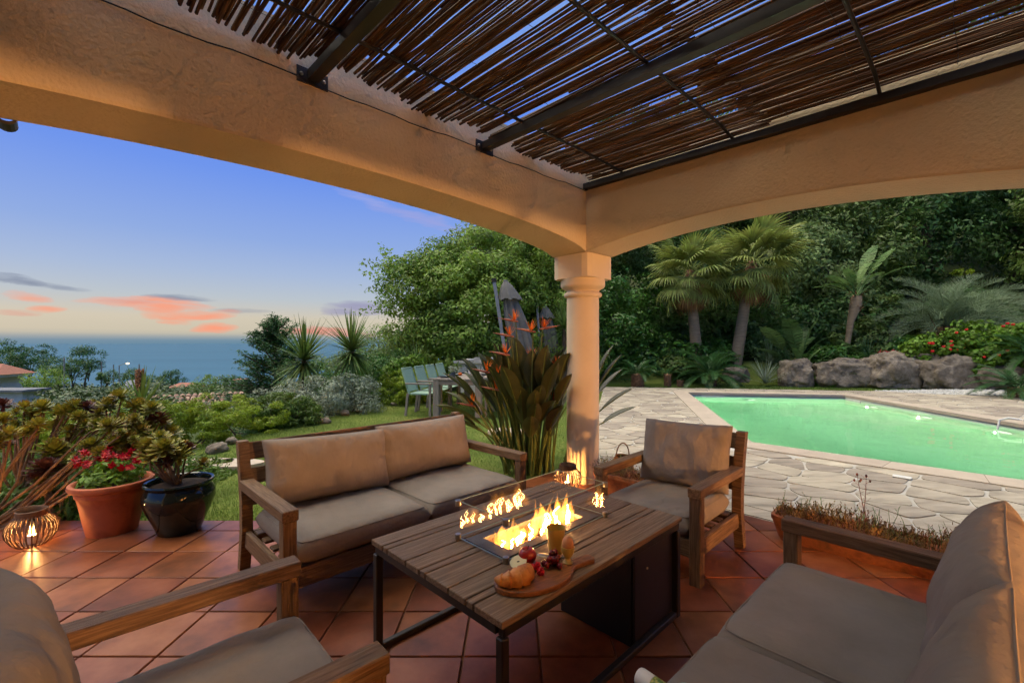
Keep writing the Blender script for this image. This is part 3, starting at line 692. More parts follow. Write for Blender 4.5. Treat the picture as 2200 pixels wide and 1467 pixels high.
# ------------------------------------------------------------------ seating
def cushion_mesh(w, d, t, p=8.0, bow=.0, puff=.0, wr=.006, seed=0, nx=44, ny=36, folds=0.0, crown=.0):
    """closed cushion: w x d outline, thickness t; p high = boxy sides, bow > 0 = pillow with pulled-in edges and pointed corners"""
    def ax(n):
        u = np.linspace(-1,1,n); return np.sign(u)*(1-(1-np.abs(u))**1.7) if p > 5 else np.sin(u*math.pi/2)
    us, vs = ax(nx), ax(ny); top = np.empty((ny,nx,3)); bot = np.empty((ny,nx,3)); o = Vector((seed*7.3,seed*3.1,0))
    for j,v in enumerate(vs):
        for i,u in enumerate(us):
            x = w/2*u*(1-bow*(1-v*v)); y = d/2*v*(1-bow*(1-u*u))
            e = max(0,(1-abs(u)**p))**(.5)*max(0,(1-abs(v)**p))**(.5)
            if bow: e = e**.8
            n1 = noise.noise(Vector((x*6,y*6,0))+o); n2 = noise.noise(Vector((x*15,y*9,3))+o)
            f = 0.0
            if folds:
                n3 = noise.noise(Vector((x*26+n1*1.5, y*3.0, 7))+o); f = folds*max(0,n3-.05)*e*(.4+.6*abs(v))
            rad = math.hypot(u,v); cr = wr*1.3*math.sin(math.atan2(v,u)*14+n1*4)*max(0,rad-.75)*e if bow else 0
            h = t/2*e*(1+crown*(1-u*u)*(1-v*v)) + (n1*wr+n2*wr*.45)*e*2 - f + cr
            top[j,i] = (x,y,h); bot[j,i] = (x,y,-t/2*e+(n2*wr)*e)
    V = np.concatenate([top.reshape(-1,3), bot.reshape(-1,3)]); idx = np.arange(nx*ny).reshape(ny,nx); k = nx*ny
    F = np.stack([idx[:-1,:-1],idx[:-1,1:],idx[1:,1:],idx[1:,:-1]],-1).reshape(-1,4)
    F = np.concatenate([F, F[:,::-1]+k])
    me = rawmesh('cushion', V, F, True)
    bm = bmesh.new(); bm.from_mesh(me); bmesh.ops.remove_doubles(bm, verts=bm.verts, dist=.0012); bm.to_mesh(me); bm.free()
    me.polygons.foreach_set('use_smooth', np.ones(len(me.polygons), bool))
    return me
def rear_leg(D, x):
    m = MB(); prof = [(D/2+.035,0),(D/2-.012,.26),(D/2-.008,.42),(D/2+.03,.62),(D/2+.075,.79)]; w = .03; V = []
    for (y,z) in prof:
        dpt = .036 if z > .1 else .03
        V += [(x-w,y-dpt,z),(x+w,y-dpt,z),(x+w,y+dpt*.6,z),(x-w,y+dpt*.6,z)]
    k = len(prof); return m.add(V, [(i*4+j,i*4+(j+1)%4,(i+1)*4+(j+1)%4,(i+1)*4+j) for i in range(k-1) for j in range(4)]+[(3,2,1,0),tuple(4*(k-1)+j for j in range(4))])
def piping(o, w, d, z, p, bow=0, t=0):
    pts = []
    for k in range(97):
        a = 2*math.pi*k/96; c, s = math.cos(a), math.sin(a); r = (abs(c)**p+abs(s)**p)**(-1/p)
        if t:
            lo, hi = .3, 1/max(abs(c),abs(s))
            for it in range(24):
                r = (lo+hi)/2; e = math.sqrt(max(0,1-abs(r*c)**p))*math.sqrt(max(0,1-abs(r*s)**p))
                if e*t/2 > z: lo = r
                else: hi = r
        u, v = c*r, s*r; pts.append((w/2*u*(1-bow*(1-v*v)), d/2*v*(1-bow*(1-u*u)), z))
    MB().tube(pts, .0032, 5, False).obj('piping', M_['fabric'], o, smooth=True)
def seat(name, label, cat, loc, rz, W, D, n, seeds, group, pil=None):
    t = thing(name, label, cat, loc, rz, group); TK = M_['teak']; xe = W/2-.0325
    for s in (-1,1):
        board('leg', TK, t, (s*xe,-D/2+.034,0), (s*xe,-D/2+.034,.512), .066, .062, (0,1,0))
        o = rear_leg(D, s*xe).obj('rear_leg', TK, t)
        board('armrest', TK, t, (s*xe,-D/2-.004,.541), (s*xe,D/2-.028,.541), .078, .056)
        board('side_rail', TK, t, (s*(xe-.004),-D/2+.068,.205), (s*(xe-.004),D/2-.03,.205), .032, .10)
    board('front_rail', TK, t, (-xe+.034,-D/2+.04,.205), (xe-.034,-D/2+.04,.205), .034, .105)
    board('back_rail', TK, t, (-xe+.034,D/2-.02,.20), (xe-.034,D/2-.02,.20), .03, .09)
    for z,y in ((.45,-.004),(.575,.022),(.725,.062)):
        board('back_slat', TK, t, (-xe+.03,D/2+y-.012,z), (xe-.03,D/2+y-.012,z), .022, .098 if z < .7 else .11, (0,.22,1))
    for k in range(5):
        y = -D/2+.10+k*(D-.2)/4; board('seat_slat', TK, t, (-xe+.03,y,.246), (xe-.03,y,.246), .07, .016)
    iw = W-.13; cw = iw/n
    for k in range(n):
        cx = -iw/2+cw*(k+.5)
        sc = link('seat_cushion', cushion_mesh(cw-.006, D-.07, .145, 14, 0, 0, .0045, seeds+k, 50, 42, crown=.06, folds=.012), M_['fabric'], t, (cx,-.036,.328))
        q = (pil or {}).get(k, (0,0,0,0))
        piping(sc, cw-.006, D-.07, .052, 14, 0, .1475)
        ph = .47+q[3]
        o = link('back_cushion', cushion_mesh(cw+.05 if n == 1 else cw+.02, ph, .21, 3.2, .05, 0, .010, seeds+k+20, 54, 42, folds=.014), M_['fabric'], t,
                 (cx+q[0], D/2-.125+q[2], .405+ph/2*.94), (math.radians(90-15), q[1], 0))
        piping(o, cw+.05 if n == 1 else cw+.02, ph, 0, 24, .05)
    return t
G1 = 'teak seats with beige cushions round the fire table'
seat('loveseat', 'two-seat teak sofa with beige cushions standing before the lawn', 'sofa', (-.795,3.13,0), math.radians(45), 1.74, .775, 2, 1, G1, {0:(.03,.045,-.03,-.065),1:(0,0,0,-.065)})
seat('loveseat', 'two-seat teak sofa with beige cushions in the near right corner', 'sofa', (.985,1.344,0), math.radians(223.6), 1.68, .79, 2, 5, G1, {0:(0,.02,0,-.03),1:(.02,-.03,0,-.02)})
seat('armchair', 'teak armchair with beige cushions between the column and the pool', 'armchair', (1.05,3.09,0), math.radians(-45), .72, .71, 1, 9, G1, {0:(0,-.03,0,-.02)})
seat('armchair', 'teak armchair with beige cushions in the near left corner', 'armchair', (-.895,1.235,0), math.radians(133), .77, .80, 1, 12, G1, {0:(0,0,.05,-.06)})

# ------------------------------------------------------------------ fire table
TC = Vector((.1055,2.207,0)); TA = math.radians(44.6)
TU = Vector((math.cos(TA),math.sin(TA),0)); TV = Vector((-math.sin(TA),math.cos(TA),0))
def tp(u, v, z): return TC+TU*u+TV*v+Vector((0,0,z))
TL, TW, TZ = 1.265, .872, .51
def build_table():
    t = thing('fire_table', 'low plank-topped fire table with black steel frame and glass guard', 'table', TC, TA); K = M_['tabletop']
    seq = [.142,.036,.096]*3; gap = (TW-sum(seq))/8; v = -TW/2; r = random.Random(4)
    bu0, bu1, bv0, bv1 = -.335, .335, -.135, .135
    for w in seq:
        v0, v1 = v, v+w; z = TZ-.0125
        if v1 <= bv0 or v0 >= bv1: board('plank', K, t, (-TL/2,(v0+v1)/2,z), (TL/2,(v0+v1)/2,z), w, .025, bev=.0025)
        elif v0 >= bv0 and v1 <= bv1:
            for a,b in ((-TL/2,bu0),(bu1,TL/2)): board('plank', K, t, (a,(v0+v1)/2,z), (b,(v0+v1)/2,z), w, .025, bev=.0025)
        else:                                              # plank notched round the burner
            for a,b in ((-TL/2,bu0),(bu1,TL/2)): board('plank', K, t, (a,(v0+v1)/2,z), (b,(v0+v1)/2,z), w, .025, bev=.0025)
            c0, c1 = (v0,bv0) if v0 < bv0 else (bv1,v1)
            if c1-c0 > .006: board('plank', K, t, (bu0,(c0+c1)/2,z), (bu1,(c0+c1)/2,z), c1-c0, .025, bev=.0025)
        v = v1+gap
    st = M_['steel']
    for s in (-1,1):
        board('top_rail', st, t, (-TL/2+.014,s*(TW/2-.022),TZ-.044), (TL/2-.014,s*(TW/2-.022),TZ-.044), .03, .036)
        board('base_rail', st, t, (-TL/2+.04,s*(TW/2-.022),.018), (TL/2-.04,s*(TW/2-.022),.018), .03, .03)
        board('end_rail', st, t, (s*(TL/2-.022),-TW/2+.04,TZ-.044), (s*(TL/2-.022),TW/2-.04,TZ-.044), .03, .036)
        for q in (-1,1): board('leg', st, t, (s*(TL/2-.022),q*(TW/2-.022),0), (s*(TL/2-.022),q*(TW/2-.022),TZ-.064), .034, .034, (0,1,0))
    # gas bottle box flush with the pool side of the table
    cb = MB().box(TL/2-.415,TL/2-.05,-TW/2+.045,-TW/2+.46,.012,TZ-.066).obj('gas_box', M_['black_panel'], t)
    b2 = board('door_panel', M_['black_panel'], cb, (TL/2-.41,-TW/2+.036,.25), (TL/2-.05,-TW/2+.036,.25), .012, .42, bev=.002)
    MB().ball((TL/2-.30,-TW/2+.030,.34), .006, 8, 5).obj('door_lock', M_['chrome'], cb)
    # burner
    bz = TZ-.002; m = MB(); o0,o1,p0,p1 = bu0+.004,bu1-.004,bv0+.004,bv1-.004; i0,i1,q0,q1 = -.265,.265,-.082,.082
    m.box(o0,o1,p0,q0,bz-.012,bz+.005); m.box(o0,o1,q1,p1,bz-.012,bz+.005); m.box(o0,i0,q0,q1,bz-.012,bz+.005); m.box(i1,o1,q0,q1,bz-.012,bz+.005)
    bp = m.obj('burner_plate', M_['burner'], t)
    m = MB(); m.box(i0,i1,q0,q1,bz-.075,bz-.070); m.box(i0,i1,q0-.004,q0,bz-.07,bz-.013); m.box(i0,i1,q1,q1+.004,bz-.07,bz-.013); m.box(i0-.004,i0,q0,q1,bz-.07,bz-.013); m.box(i1,i1+.004,q0,q1,bz-.07,bz-.013)
    m.obj('burner_tray', M_['wicker'], t)
    m = MB()
    for k in range(330):
        s = r.uniform(.008,.016); m.ball((r.uniform(i0+.012,i1-.012),r.uniform(q0+.012,q1-.012),bz-.068+r.uniform(.004,.035)), s, 6, 4, (r.uniform(.7,1.2),r.uniform(.7,1.2),r.uniform(.6,1)))
    tag(m.obj('lava_stones', M_['lava'], t), kind='stuff')
    # glass guard
    gu, gv, gh = .352, .158, .175
    for s in (-1,1):
        MB().box(-gu+.014,gu-.014,s*gv-.003,s*gv+.003,TZ+.012,TZ+gh).obj('glass_pane', M_['glass'], t)
        MB().box(s*gu-.003,s*gu+.003,-gv+.014,gv-.014,TZ+.012,TZ+gh).obj('glass_pane', M_['glass'], t)
        for z in (TZ+.010,TZ+gh+.001):  # painted strips for the lit look of the upper and lower rims
            MB().box(-gu+.014,gu-.014,s*gv-.003,s*gv+.003,z-.001,z+.001).obj('edge_highlight', M_['edge_highlight'], t); MB().box(s*gu-.003,s*gu+.003,-gv+.014,gv-.014,z-.001,z+.001).obj('edge_highlight', M_['edge_highlight'], t)
        for q in (-1,1):
            for z0,z1 in ((TZ,TZ+.026),(TZ+gh-.022,TZ+gh+.004)):
                MB().lathe([(.0,z0),(.0125,z0),(.014,z0+.002),(.014,z1-.002),(.0125,z1),(.0,z1)], 16, (s*gu,q*gv,0)).obj('corner_clip', M_['chrome'], t)
    # fire
    f = thing('fire', 'yellow gas flames burning inside the glass guard of the table', 'fire', tp(0,0,TZ-.04), TA)
    bodies = {'flame': MB(), 'flame_hot': MB()}
    def tongue(u, v, h, w, lean, m, wob):
        n = 12; pts = []; rd = []
        for i in range(n+1):
            q = i/n; pts.append((u+lean*q*q*h+wob*math.sin(q*7+u*40)*.012*q, v+wob*math.cos(q*6+v*50+u*9)*.010*q, q*h)); rd.append(max(.0015, w*(math.sin(math.pi*min(1,q*.93+.10))**.9)*(1-q)**.42))
        bodies[m].tube(pts, rd, 10)
    env = lambda u: .8*(.06+.105*math.exp(-((u-.04)/.085)**2)+.12*math.exp(-((u-.20)/.05)**2)+.06*math.exp(-((u+.17)/.06)**2)-.03*math.exp(-((u+.06)/.03)**2))
    for k in range(30):
        u = -.25+.50*k/29+r.uniform(-.01,.01); e = env(u); tongue(u, r.uniform(-.035,.035), e*r.uniform(.8,1.35), r.uniform(.018,.030), r.uniform(-.2,.35), 'flame', r.uniform(-1,1))
    for k in range(15):
        u = -.22+.45*k/14; e = env(u); tongue(u, r.uniform(-.03,.03), e*r.uniform(.5,.8), .0045, .15, 'flame_hot', 1.2)
    for k in range(30):
        u = -.24+.48*k/29+r.uniform(-.01,.01); e = env(u); tongue(u, r.uniform(-.04,.04), e*r.uniform(1.2,1.8), r.uniform(.006,.010), r.uniform(-.3,.6), 'flame', r.uniform(-1.6,1.6))
    for k, b in bodies.items():
        o = b.obj('flame' if k == 'flame' else 'flame_core', M_[k], f)
        if k != 'flame': continue
        rm = o.modifiers.new('remesh', 'REMESH'); rm.mode = 'VOXEL'; rm.voxel_size = .0036
        sm = o.modifiers.new('smooth', 'SMOOTH'); sm.iterations = 5; sm.factor = .5
build_table()

# ------------------------------------------------------------------ food on the table
def build_food():
    z = TZ+.001
    c = Vector((.075,1.715,z)); ang = math.atan2(.254,.408)
    b = thing('cutting_board', 'olive wood cutting board with a handle on the fire table', 'cutting board', c, ang)
    P = []
    L, Wd = .165, .105
    for k in range(40):
        a = math.radians(24)+2*math.pi*(1-48/360)*k/39; x = L*math.cos(a); y = Wd*math.sin(a)*(1+.10*math.cos(a)+.05*math.sin(2*a)); P.append((x,y))
    P += [(.175,-.030),(.205,-.024),(.25,-.022),(.275,-.028),(.289,-.014),(.289,.014),(.275,.028),(.25,.022),(.205,.024),(.175,.030)]
    o = MB().prism(P, 0, .02).obj('wooden_slab', M_['boardwood'], b); bv = o.modifiers.new('bevel','BEVEL'); bv.width = .004; bv.segments = 2; bv.limit_method = 'ANGLE'
    zt = z+.0215
    # croissant
    m = MB(); n = 42; pts = []; rd = []
    for i in range(n+1):
        q = i/n; a = -1.45+2.9*q; pts.append((.072*math.sin(a), .062*math.cos(a)-.03, .0)); rd.append(.006+.030*math.sin(math.pi*q)**.8*(.80+.30*(1-((q*7)%1.0))))
    V0 = len(m.v); m.tube(pts, rd, 14)
    m.v = [(x,y,max(0.0,(zz+.017)*1.05)) for x,y,zz in m.v]
    o = m.obj('croissant', M_['pastry'], None, (.0,1.678,zt), (0,0,ang+.15+math.pi), smooth=True); tag(o, 'golden croissant on the left end of the cutting board', 'croissant')
    # apple and half apple
    prof = [(.0,.006),(.012,.0),(.024,.006),(.034,.022),(.036,.036),(.031,.05),(.020,.059),(.008,.058),(.0,.052)]
    ap = thing('apple', 'whole red apple behind the croissant', 'apple', (.052,1.80,zt)); MB().lathe(prof, 24).obj('skin', M_['apple'], ap, smooth=True); MB().tube([(0,0,.052),(.002,0,.062),(.006,0,.07)], .0014, 5).obj('stem', M_['bark'], ap)
    h = thing('halved_apple', 'cut half apple with pale flesh leaning beside the red apple', 'apple', (.018,1.765,zt+.012), 0)
    hm = MB().lathe([(0,-.012),(.018,-.010),(.029,.002),(.033,.014)], 24); hm.obj('skin', M_['apple'], h, smooth=True, rot=(.35,-.2,0)); fl = MB().lathe([(.0,.0155),(.008,.0146),(.032,.0145),(.033,.014)], 24).obj('flesh', M_['flesh'], h, rot=(.35,-.2,0))
    MB().ball((0,0,.0155), .006, 8, 4, (1,.6,.25)).obj('core', M_['bark'], h, rot=(.35,-.2,0))
    # raspberries
    for k,(x,y,lab) in enumerate(((.062,1.742,'raspberry closest to the croissant tip'),(.086,1.752,'raspberry behind the other two raspberries'),(.098,1.715,'raspberry in front of the other two'))):
        m = MB()
        for i in range(4):
            rr = .0105*math.cos((i/4)*1.25); zz = .005+.0058*i
            for j in range(8 if i < 3 else 4): a = 2*math.pi*(j+.5*(i%2))/(8 if i < 3 else 4); m.ball((rr*math.cos(a),rr*math.sin(a),zz), .0045, 6, 4)
        m.ball((0,0,.012), .0105, 8, 6); tag(m.obj('raspberry', M_['rasp'], None, (x,y,zt), (U(-.3,.3),.2,0), smooth=True), 'red '+lab+' on the cutting board', 'raspberry', 'raspberries on the cutting board')
    # grapes
    g = thing('grape_bunch', 'bunch of dark red grapes beside the egg cup', 'grapes', (.152,1.775,zt)); r = random.Random(9)
    me = MB().ball((0,0,0), .0112, 12, 8, (1,1,1.1)).mesh('grape', True); me.materials.append(M_['grape'])
    for k in range(24):
        a = r.uniform(0,6.28); d = r.uniform(0,.036)*(1-(k/24)*.5); lay = k//11
        link('grape', me, None, g, (d*1.15*math.cos(a), d*1.25*math.sin(a), .0115+lay*.017+r.uniform(0,.004)), (r.uniform(-.5,.5),r.uniform(-.5,.5),0))
    MB().tube([(0,.0,.03),(.01,.03,.05),(.012,.05,.05)], .002, 5).obj('stem', M_['bark'], g)
    # yellow cup, egg cup, spoon
    c = thing('cup', 'yellow ceramic beaker standing by the flames', 'cup', (.172,1.886,zt))
    MB().lathe([(0,0),(.026,0),(.028,.004),(.033,.05),(.040,.105),(.0405,.108),(.038,.107),(.031,.05),(.025,.008),(0,.006)], 32).obj('wall', M_['yellow'], c, smooth=True)
    MB().tube([(.036,0,.085),(.055,0,.09),(.064,0,.07),(.055,0,.042),(.033,0,.035)], .0042, 7).obj('handle', M_['yellow'], c, rot=(0,0,.9), smooth=True)
    e = thing('egg_cup', 'small yellow egg cup with a foot on the cutting board', 'egg cup', (.212,1.806,zt))
    MB().lathe([(0,0),(.020,0),(.021,.003),(.012,.010),(.010,.018),(.018,.030),(.025,.045),(.0265,.064),(.0245,.064),(.022,.046),(.012,.032),(0,.03)], 28).obj('bowl', M_['yellow'], e, smooth=True)
    o = MB().lathe([(.0,.0)]+[(.0235*math.sin(math.pi*i/14)*(1-.09*math.cos(math.pi*i/14)*-1),.031*(1-math.cos(math.pi*i/14))) for i in range(1,14)]+[(0,.062)], 24).obj('egg', M_['egg'], None, (.212,1.806,zt+.044), smooth=True); tag(o, 'brown boiled egg in the yellow egg cup', 'egg')
    s = MB(); s.ball((0,0,.004), .02, 12, 6, (1.3,.8,.18)); s.tube([(.022,0,.004),(.06,0,.006),(.11,0,.005)], [.0035,.0025,.004], 6)
    tag(s.obj('spoon', M_['chrome'], None, (.118,1.862,zt), (0,0,-.3), smooth=True), 'silver teaspoon lying beside the yellow beaker', 'spoon')
    # bottle and teal thing on the near sofa
    t = thing('lotion_bottle', 'white-capped patterned bottle lying on the near sofa seat', 'bottle', (.385,1.30,.431), math.radians(128))
    MB().lathe([(0,-.2),(.022,-.2),(.026,-.19),(.026,-.015),(.02,-.01)], 24).obj('body', M_['print'], t, rot=(0,math.pi/2,0), smooth=True)
    MB().lathe([(.0262,-.014),(.0262,.028),(.024,.034),(0,.036)], 24).obj('cap', M_['plastic'], t, rot=(0,math.pi/2,0), smooth=True)
    o = MB().ball((0,0,0), .05, 14, 8, (1.2,.6,.28)).obj('sponge', M_['teal'], None, (.46,1.27,.42), (0,0,.7), smooth=True); tag(o, 'teal pouch lying beside the bottle on the near sofa', 'pouch')
build_food()

# ------------------------------------------------------------------ lanterns, pots, planters
def lantern(label, loc, s, watts, rz=0):
    t = thing('wicker_lantern', label, 'lantern', loc, rz, 'ribbed wicker lanterns')
    prof = [(.075,.0),(.105,.03),(.130,.075),(.136,.115),(.122,.16),(.095,.19),(.078,.205)]
    MB().lathe([(0,0),(.078,0),(.08,.006),(.078,.012),(0,.012)], 24).obj('base', M_['wicker'], t).scale = (s,s,s)
    rib = MB(); rib.tube([(r,0,z+.004) for r,z in prof], [.0042]*len(prof), 6); rm = rib.mesh('rib', True); rm.materials.append(M_['wicker'])
    for k in range(30): link('rib', rm, None, t, (0,0,0), (0,0,2*math.pi*k/30), (s,s,s))
    m = MB(); m.lathe([(.072,.20),(.082,.20),(.084,.21),(.083,.245),(.079,.248),(.076,.245),(.074,.21)], 28); m.obj('collar', M_['wicker'], t, smooth=True).scale = (s,s,s)
    m = MB(); pts = [(.084*math.cos(a),.084*math.sin(a)*1.0,.225+.03*math.sin(a*.5)) for a in np.linspace(-.2,math.pi+.2,14)]; m.tube(pts, .004, 6); m.obj('handle', M_['wicker'], t, smooth=True).scale = (s,s,s)
    g = MB().lathe([(.042,.012),(.042,.16),(.040,.16),(.040,.012)], 20).obj('glass_cylinder', M_['glass'], t, smooth=True); g.scale = (s,s,s)
    c = MB().lathe([(0,.012),(.026,.012),(.026,.07),(0,.07)], 16).obj('candle', M_['plastic'], t); c.scale = (s,s,s)
    for q in (-.008,.009): MB().lathe([(0,.074),(.006,.084),(.0065,.096),(.003,.12),(0,.135)], 10, (q,0,0)).obj('flame', M_['bulb'], t, smooth=True).scale = (s,s,s)
    light('candle_light', 'POINT', (0,0,.105*s), watts, (1.0,.50,.15), .012, t)
    return t
lantern('ribbed wicker lantern glowing on the tiles beside the terracotta pot', (-3.36,3.17,0), 1.0, LANTERN_W, .5)
lantern('ribbed wicker lantern glowing at the foot of the column', (.515,4.385,0), .97, LANTERN_W*2.0, 2.0)

def lathe_pot(name, label, loc, prof, m, soilz, soilr, tilt=(0,0,0)):
    t = thing(name, label, 'plant pot', loc); MB().lathe(prof, 48).obj('wall', m, t, smooth=True)
    MB().lathe([(0,soilz),(soilr*.6,soilz+.012),(soilr,soilz)], 24).obj('soil', M_['soil'], t); return t
lathe_pot('terracotta_pot', 'large round terracotta pot at the edge of the lawn', (-3.0,3.40,0),
    [(0,0),(.145,0),(.15,.01),(.172,.12),(.192,.235),(.205,.29),(.212,.295),(.216,.315),(.212,.33),(.222,.335),(.246,.345),(.253,.362),(.248,.382),(.226,.386),(.214,.376),(.205,.33),(.2,.32)], M_['terracotta'], .34, .206)
lathe_pot('glazed_pot', 'glossy black glazed pot next to the terracotta pot', (-2.50,3.40,0),
    [(0,0),(.125,0),(.135,.01),(.165,.09),(.205,.18),(.228,.25),(.226,.30),(.205,.335),(.2,.345),(.212,.36),(.222,.372),(.216,.384),(.2,.38),(.19,.36),(.188,.33)], M_['glaze'], .345, .19)

def trough(label, loc, rz, L, W, Hh, m):
    t = thing('planter_trough', label, 'planter', loc, rz, 'terracotta troughs at the terrace edge')
    mb = MB(); V = []
    def ring(l,w,z,rr):
        q = []
        for sx,sy,a0 in ((1,1,0),(-1,1,90),(-1,-1,180),(1,-1,270)):
            for k in range(5):
                a = math.radians(a0+22.5*k); q.append((sx*(l/2-rr)+rr*math.cos(a), sy*(w/2-rr)+rr*math.sin(a), z))
        return q
    rings = [ring(L*.9,W*.72,0,.05),ring(L*.93,W*.8,.03,.05),ring(L,W*.96,Hh*.8,.06),ring(L+.01,W,Hh*.82,.06),ring(L+.012,W+.004,Hh*.98,.06),ring(L,W-.004,Hh,.06),ring(L-.04,W-.04,Hh,.05),ring(L-.05,W-.05,Hh*.82,.05)]
    n = 20; 
    for q in rings: V += q
    k = len(rings); mb.add(V, [(i*n+j,i*n+(j+1)%n,(i+1)*n+(j+1)%n,(i+1)*n+j) for i in range(k-1) for j in range(n)]+[tuple(range(n-1,-1,-1)), tuple((k-1)*n+j for j in range(n))])
    mb.obj('wall', m, t, smooth=True); return t
def succulents(label, loc, rz, L, W, n, seed, tall=0):
    r = np.random.default_rng(seed); t = thing('succulents', label, 'succulents', loc, rz)
    V = []; F = []
    for i in range(n):
        x = r.uniform(-L/2,L/2); y = r.uniform(-W/2,W/2); h = (.05+.055*r.random())*(1+.35*math.sin(x*9+seed)); c = Vector((x,y*1.15,0)); lean = Vector((r.normal(0,.25)+x*.15,r.normal(0,.25)+y*1.6,1)).normalized()
        for k in range(6):
            a = r.uniform(0,6.28); p = c+lean*h*(.3+.7*k/5); d = (Vector((math.cos(a),math.sin(a),.9+.5*r.random()))).normalized(); l = .020*(.7+.6*r.random()); s = d.cross(lean).normalized()*.0032
            o = len(V); V += [p-s,p+s,p+d*l*.7+s*.8,p+d*l,p+d*l*.7-s*.8]; F.append((o,o+1,o+2,o+3,o+4))
        o = len(V); s = Vector((.002,0,0)); V += [c-s,c+s,c+lean*h]; F.append((o,o+1,o+2))
    m = MB(); m.add(V,F); m.obj('foliage', M_['succ'], t)
    g = MB()
    for i in range(int(n*.05)):
        x = r.uniform(-L/2,L/2); y = r.uniform(-W/2,W/2); top = Vector((x+r.normal(0,.05),y+r.normal(0,.05),.14+.06*r.random())); b = Vector((x,y,.0)); g.tube([b,b.lerp(top,.6)+Vector((.01,0,.01)),top],[.0016,.0013,.0008],4,False)
        for k in range(7):
            p = b.lerp(top,.4+.09*k); a = r.uniform(0,6.28); d = Vector((math.cos(a),math.sin(a),.5))*.035; s = Vector((-math.sin(a),math.cos(a),0))*.0022; g.add([p-s,p+s,p+d],[(0,1,2)])
    tag(g.obj('sprigs', M_['yucca'], t), kind='stuff')
    if tall:
        g = MB()
        for dx in (0,.03):
            pts = [(dx*.3,0,.03),(dx*.2-.012,.0,.16),(dx-.03,.0,.26),(dx*1.6-.045,0,.37)]; g.tube(pts,[.003,.0024,.002,.0012],5)
            for q in range(10): 
                p = Vector(pts[0]).lerp(Vector(pts[3]),.3+.07*q); a = q*2.4; g.tube([p,p+Vector((.03*math.cos(a),.03*math.sin(a),.022))],[.0012,.0006],4)
            g.ball(pts[3],.007,6,4,(1,1,1.6)); g.ball((pts[3][0]+.02,0,.34),.006,6,4,(1,1,1.6)); g.ball((pts[2][0]-.03,0,.33),.006,6,4,(1,1,1.6))
        g.obj('flower_stalk', M_['bract'], t)
    return t
RZT = math.radians(-43)
trough('long mossy terracotta trough on the tiles behind the near sofa', (2.30,2.98,0), RZT, 1.06, .27, .185, M_['oldterra'])
succulents('rusty green succulents with a tall stalk in the long trough', (2.30,2.98,.165), RZT, 1.02, .22, 620, 3, 1)
trough('terracotta trough half hidden behind the far armchair', (1.10,4.12,0), RZT, .80, .24, .20, M_['oldterra'])
succulents('low green succulents in the trough by the column', (1.10,4.12,.178), RZT, .76, .19, 420, 4)
def basket():
    t = thing('handled_basket', 'small woven basket with a hoop handle behind the far armchair', 'basket', (1.10,4.62,.0), .4)
    MB().lathe([(0,0),(.09,0),(.105,.05),(.115,.13),(.10,.21),(.075,.262),(.079,.268),(.07,.262),(.09,.2),(.1,.12),(0,.03)], 28).obj('weave', M_['wicker'], t, smooth=True)
    MB().tube([(.078*math.cos(a),0,.262+.13*math.sin(a)) for a in np.linspace(0,math.pi,15)], .0065, 7).obj('hoop', M_['wicker'], t, smooth=True)
basket()
# ------------------------------------------------------------------ planting
def leafcloud(rng, P, N, size, asp, droop=0.0, curl=.25):
    """rhombic leaves at points P facing roughly N; returns verts, quads"""
    n = len(P); s = size*(.65+.7*rng.random(n))
    N = N/np.maximum(1e-6,np.linalg.norm(N,axis=1,keepdims=True))
    T = rng.normal(size=(n,3)); T[:,2] -= droop; T -= N*(T*N).sum(1,keepdims=True); T /= np.maximum(1e-6,np.linalg.norm(T,axis=1,keepdims=True))
    B = np.cross(N,T); w = (s*asp)[:,None]; l = s[:,None]
    V = np.stack([P-T*l*.5, P+B*w*.5+N*l*curl*.25, P+T*l*.5-N*l*curl*.1, P-B*w*.5+N*l*curl*.25],1).reshape(-1,3)
    return V, np.arange(4*n).reshape(-1,4)
def clumps_on(rng, mains, n, r0, r1, fill=.25):
    """small clump centres over the outside of a few big ellipsoids (cx,cy,cz,rx,ry,rz)"""
    M = np.array(mains, float); w = (M[:,3]*M[:,4]*M[:,5])**.67; w /= w.sum(); k = rng.choice(len(M), n, p=w)
    D = rng.normal(size=(n,3)); D /= np.linalg.norm(D,axis=1,keepdims=True); rad = np.where(rng.random(n) < fill, rng.random(n)**.5*.85, .88+.16*rng.random(n))
    C = M[k,:3]+D*M[k,3:]*rad[:,None]; return C, r0+(r1-r0)*rng.random(n), D
def crown_mesh(seed, mains, nclump, r0, r1, nleaf, leaf, asp=.45, droop=.2, fill=.25, sq=.75, name='crown'):
    rng = np.random.default_rng(seed); C, R_, D = clumps_on(rng, mains, nclump, r0, r1, fill)
    w = R_**2; w /= w.sum(); k = rng.choice(nclump, nleaf, p=w); d = rng.normal(size=(nleaf,3)); d /= np.linalg.norm(d,axis=1,keepdims=True)
    rad = np.where(rng.random(nleaf) < .3, rng.random(nleaf)**.4, .75+.4*rng.random(nleaf))
    P = C[k]+d*(R_[k]*rad)[:,None]*np.array([1,1,sq]); N = d*.8+D[k]*.3+np.array([0,0,.35])+rng.normal(size=(nleaf,3))*.45
    V, F = leafcloud(rng, P, N, leaf, asp, droop); return rawmesh(name, V, F)
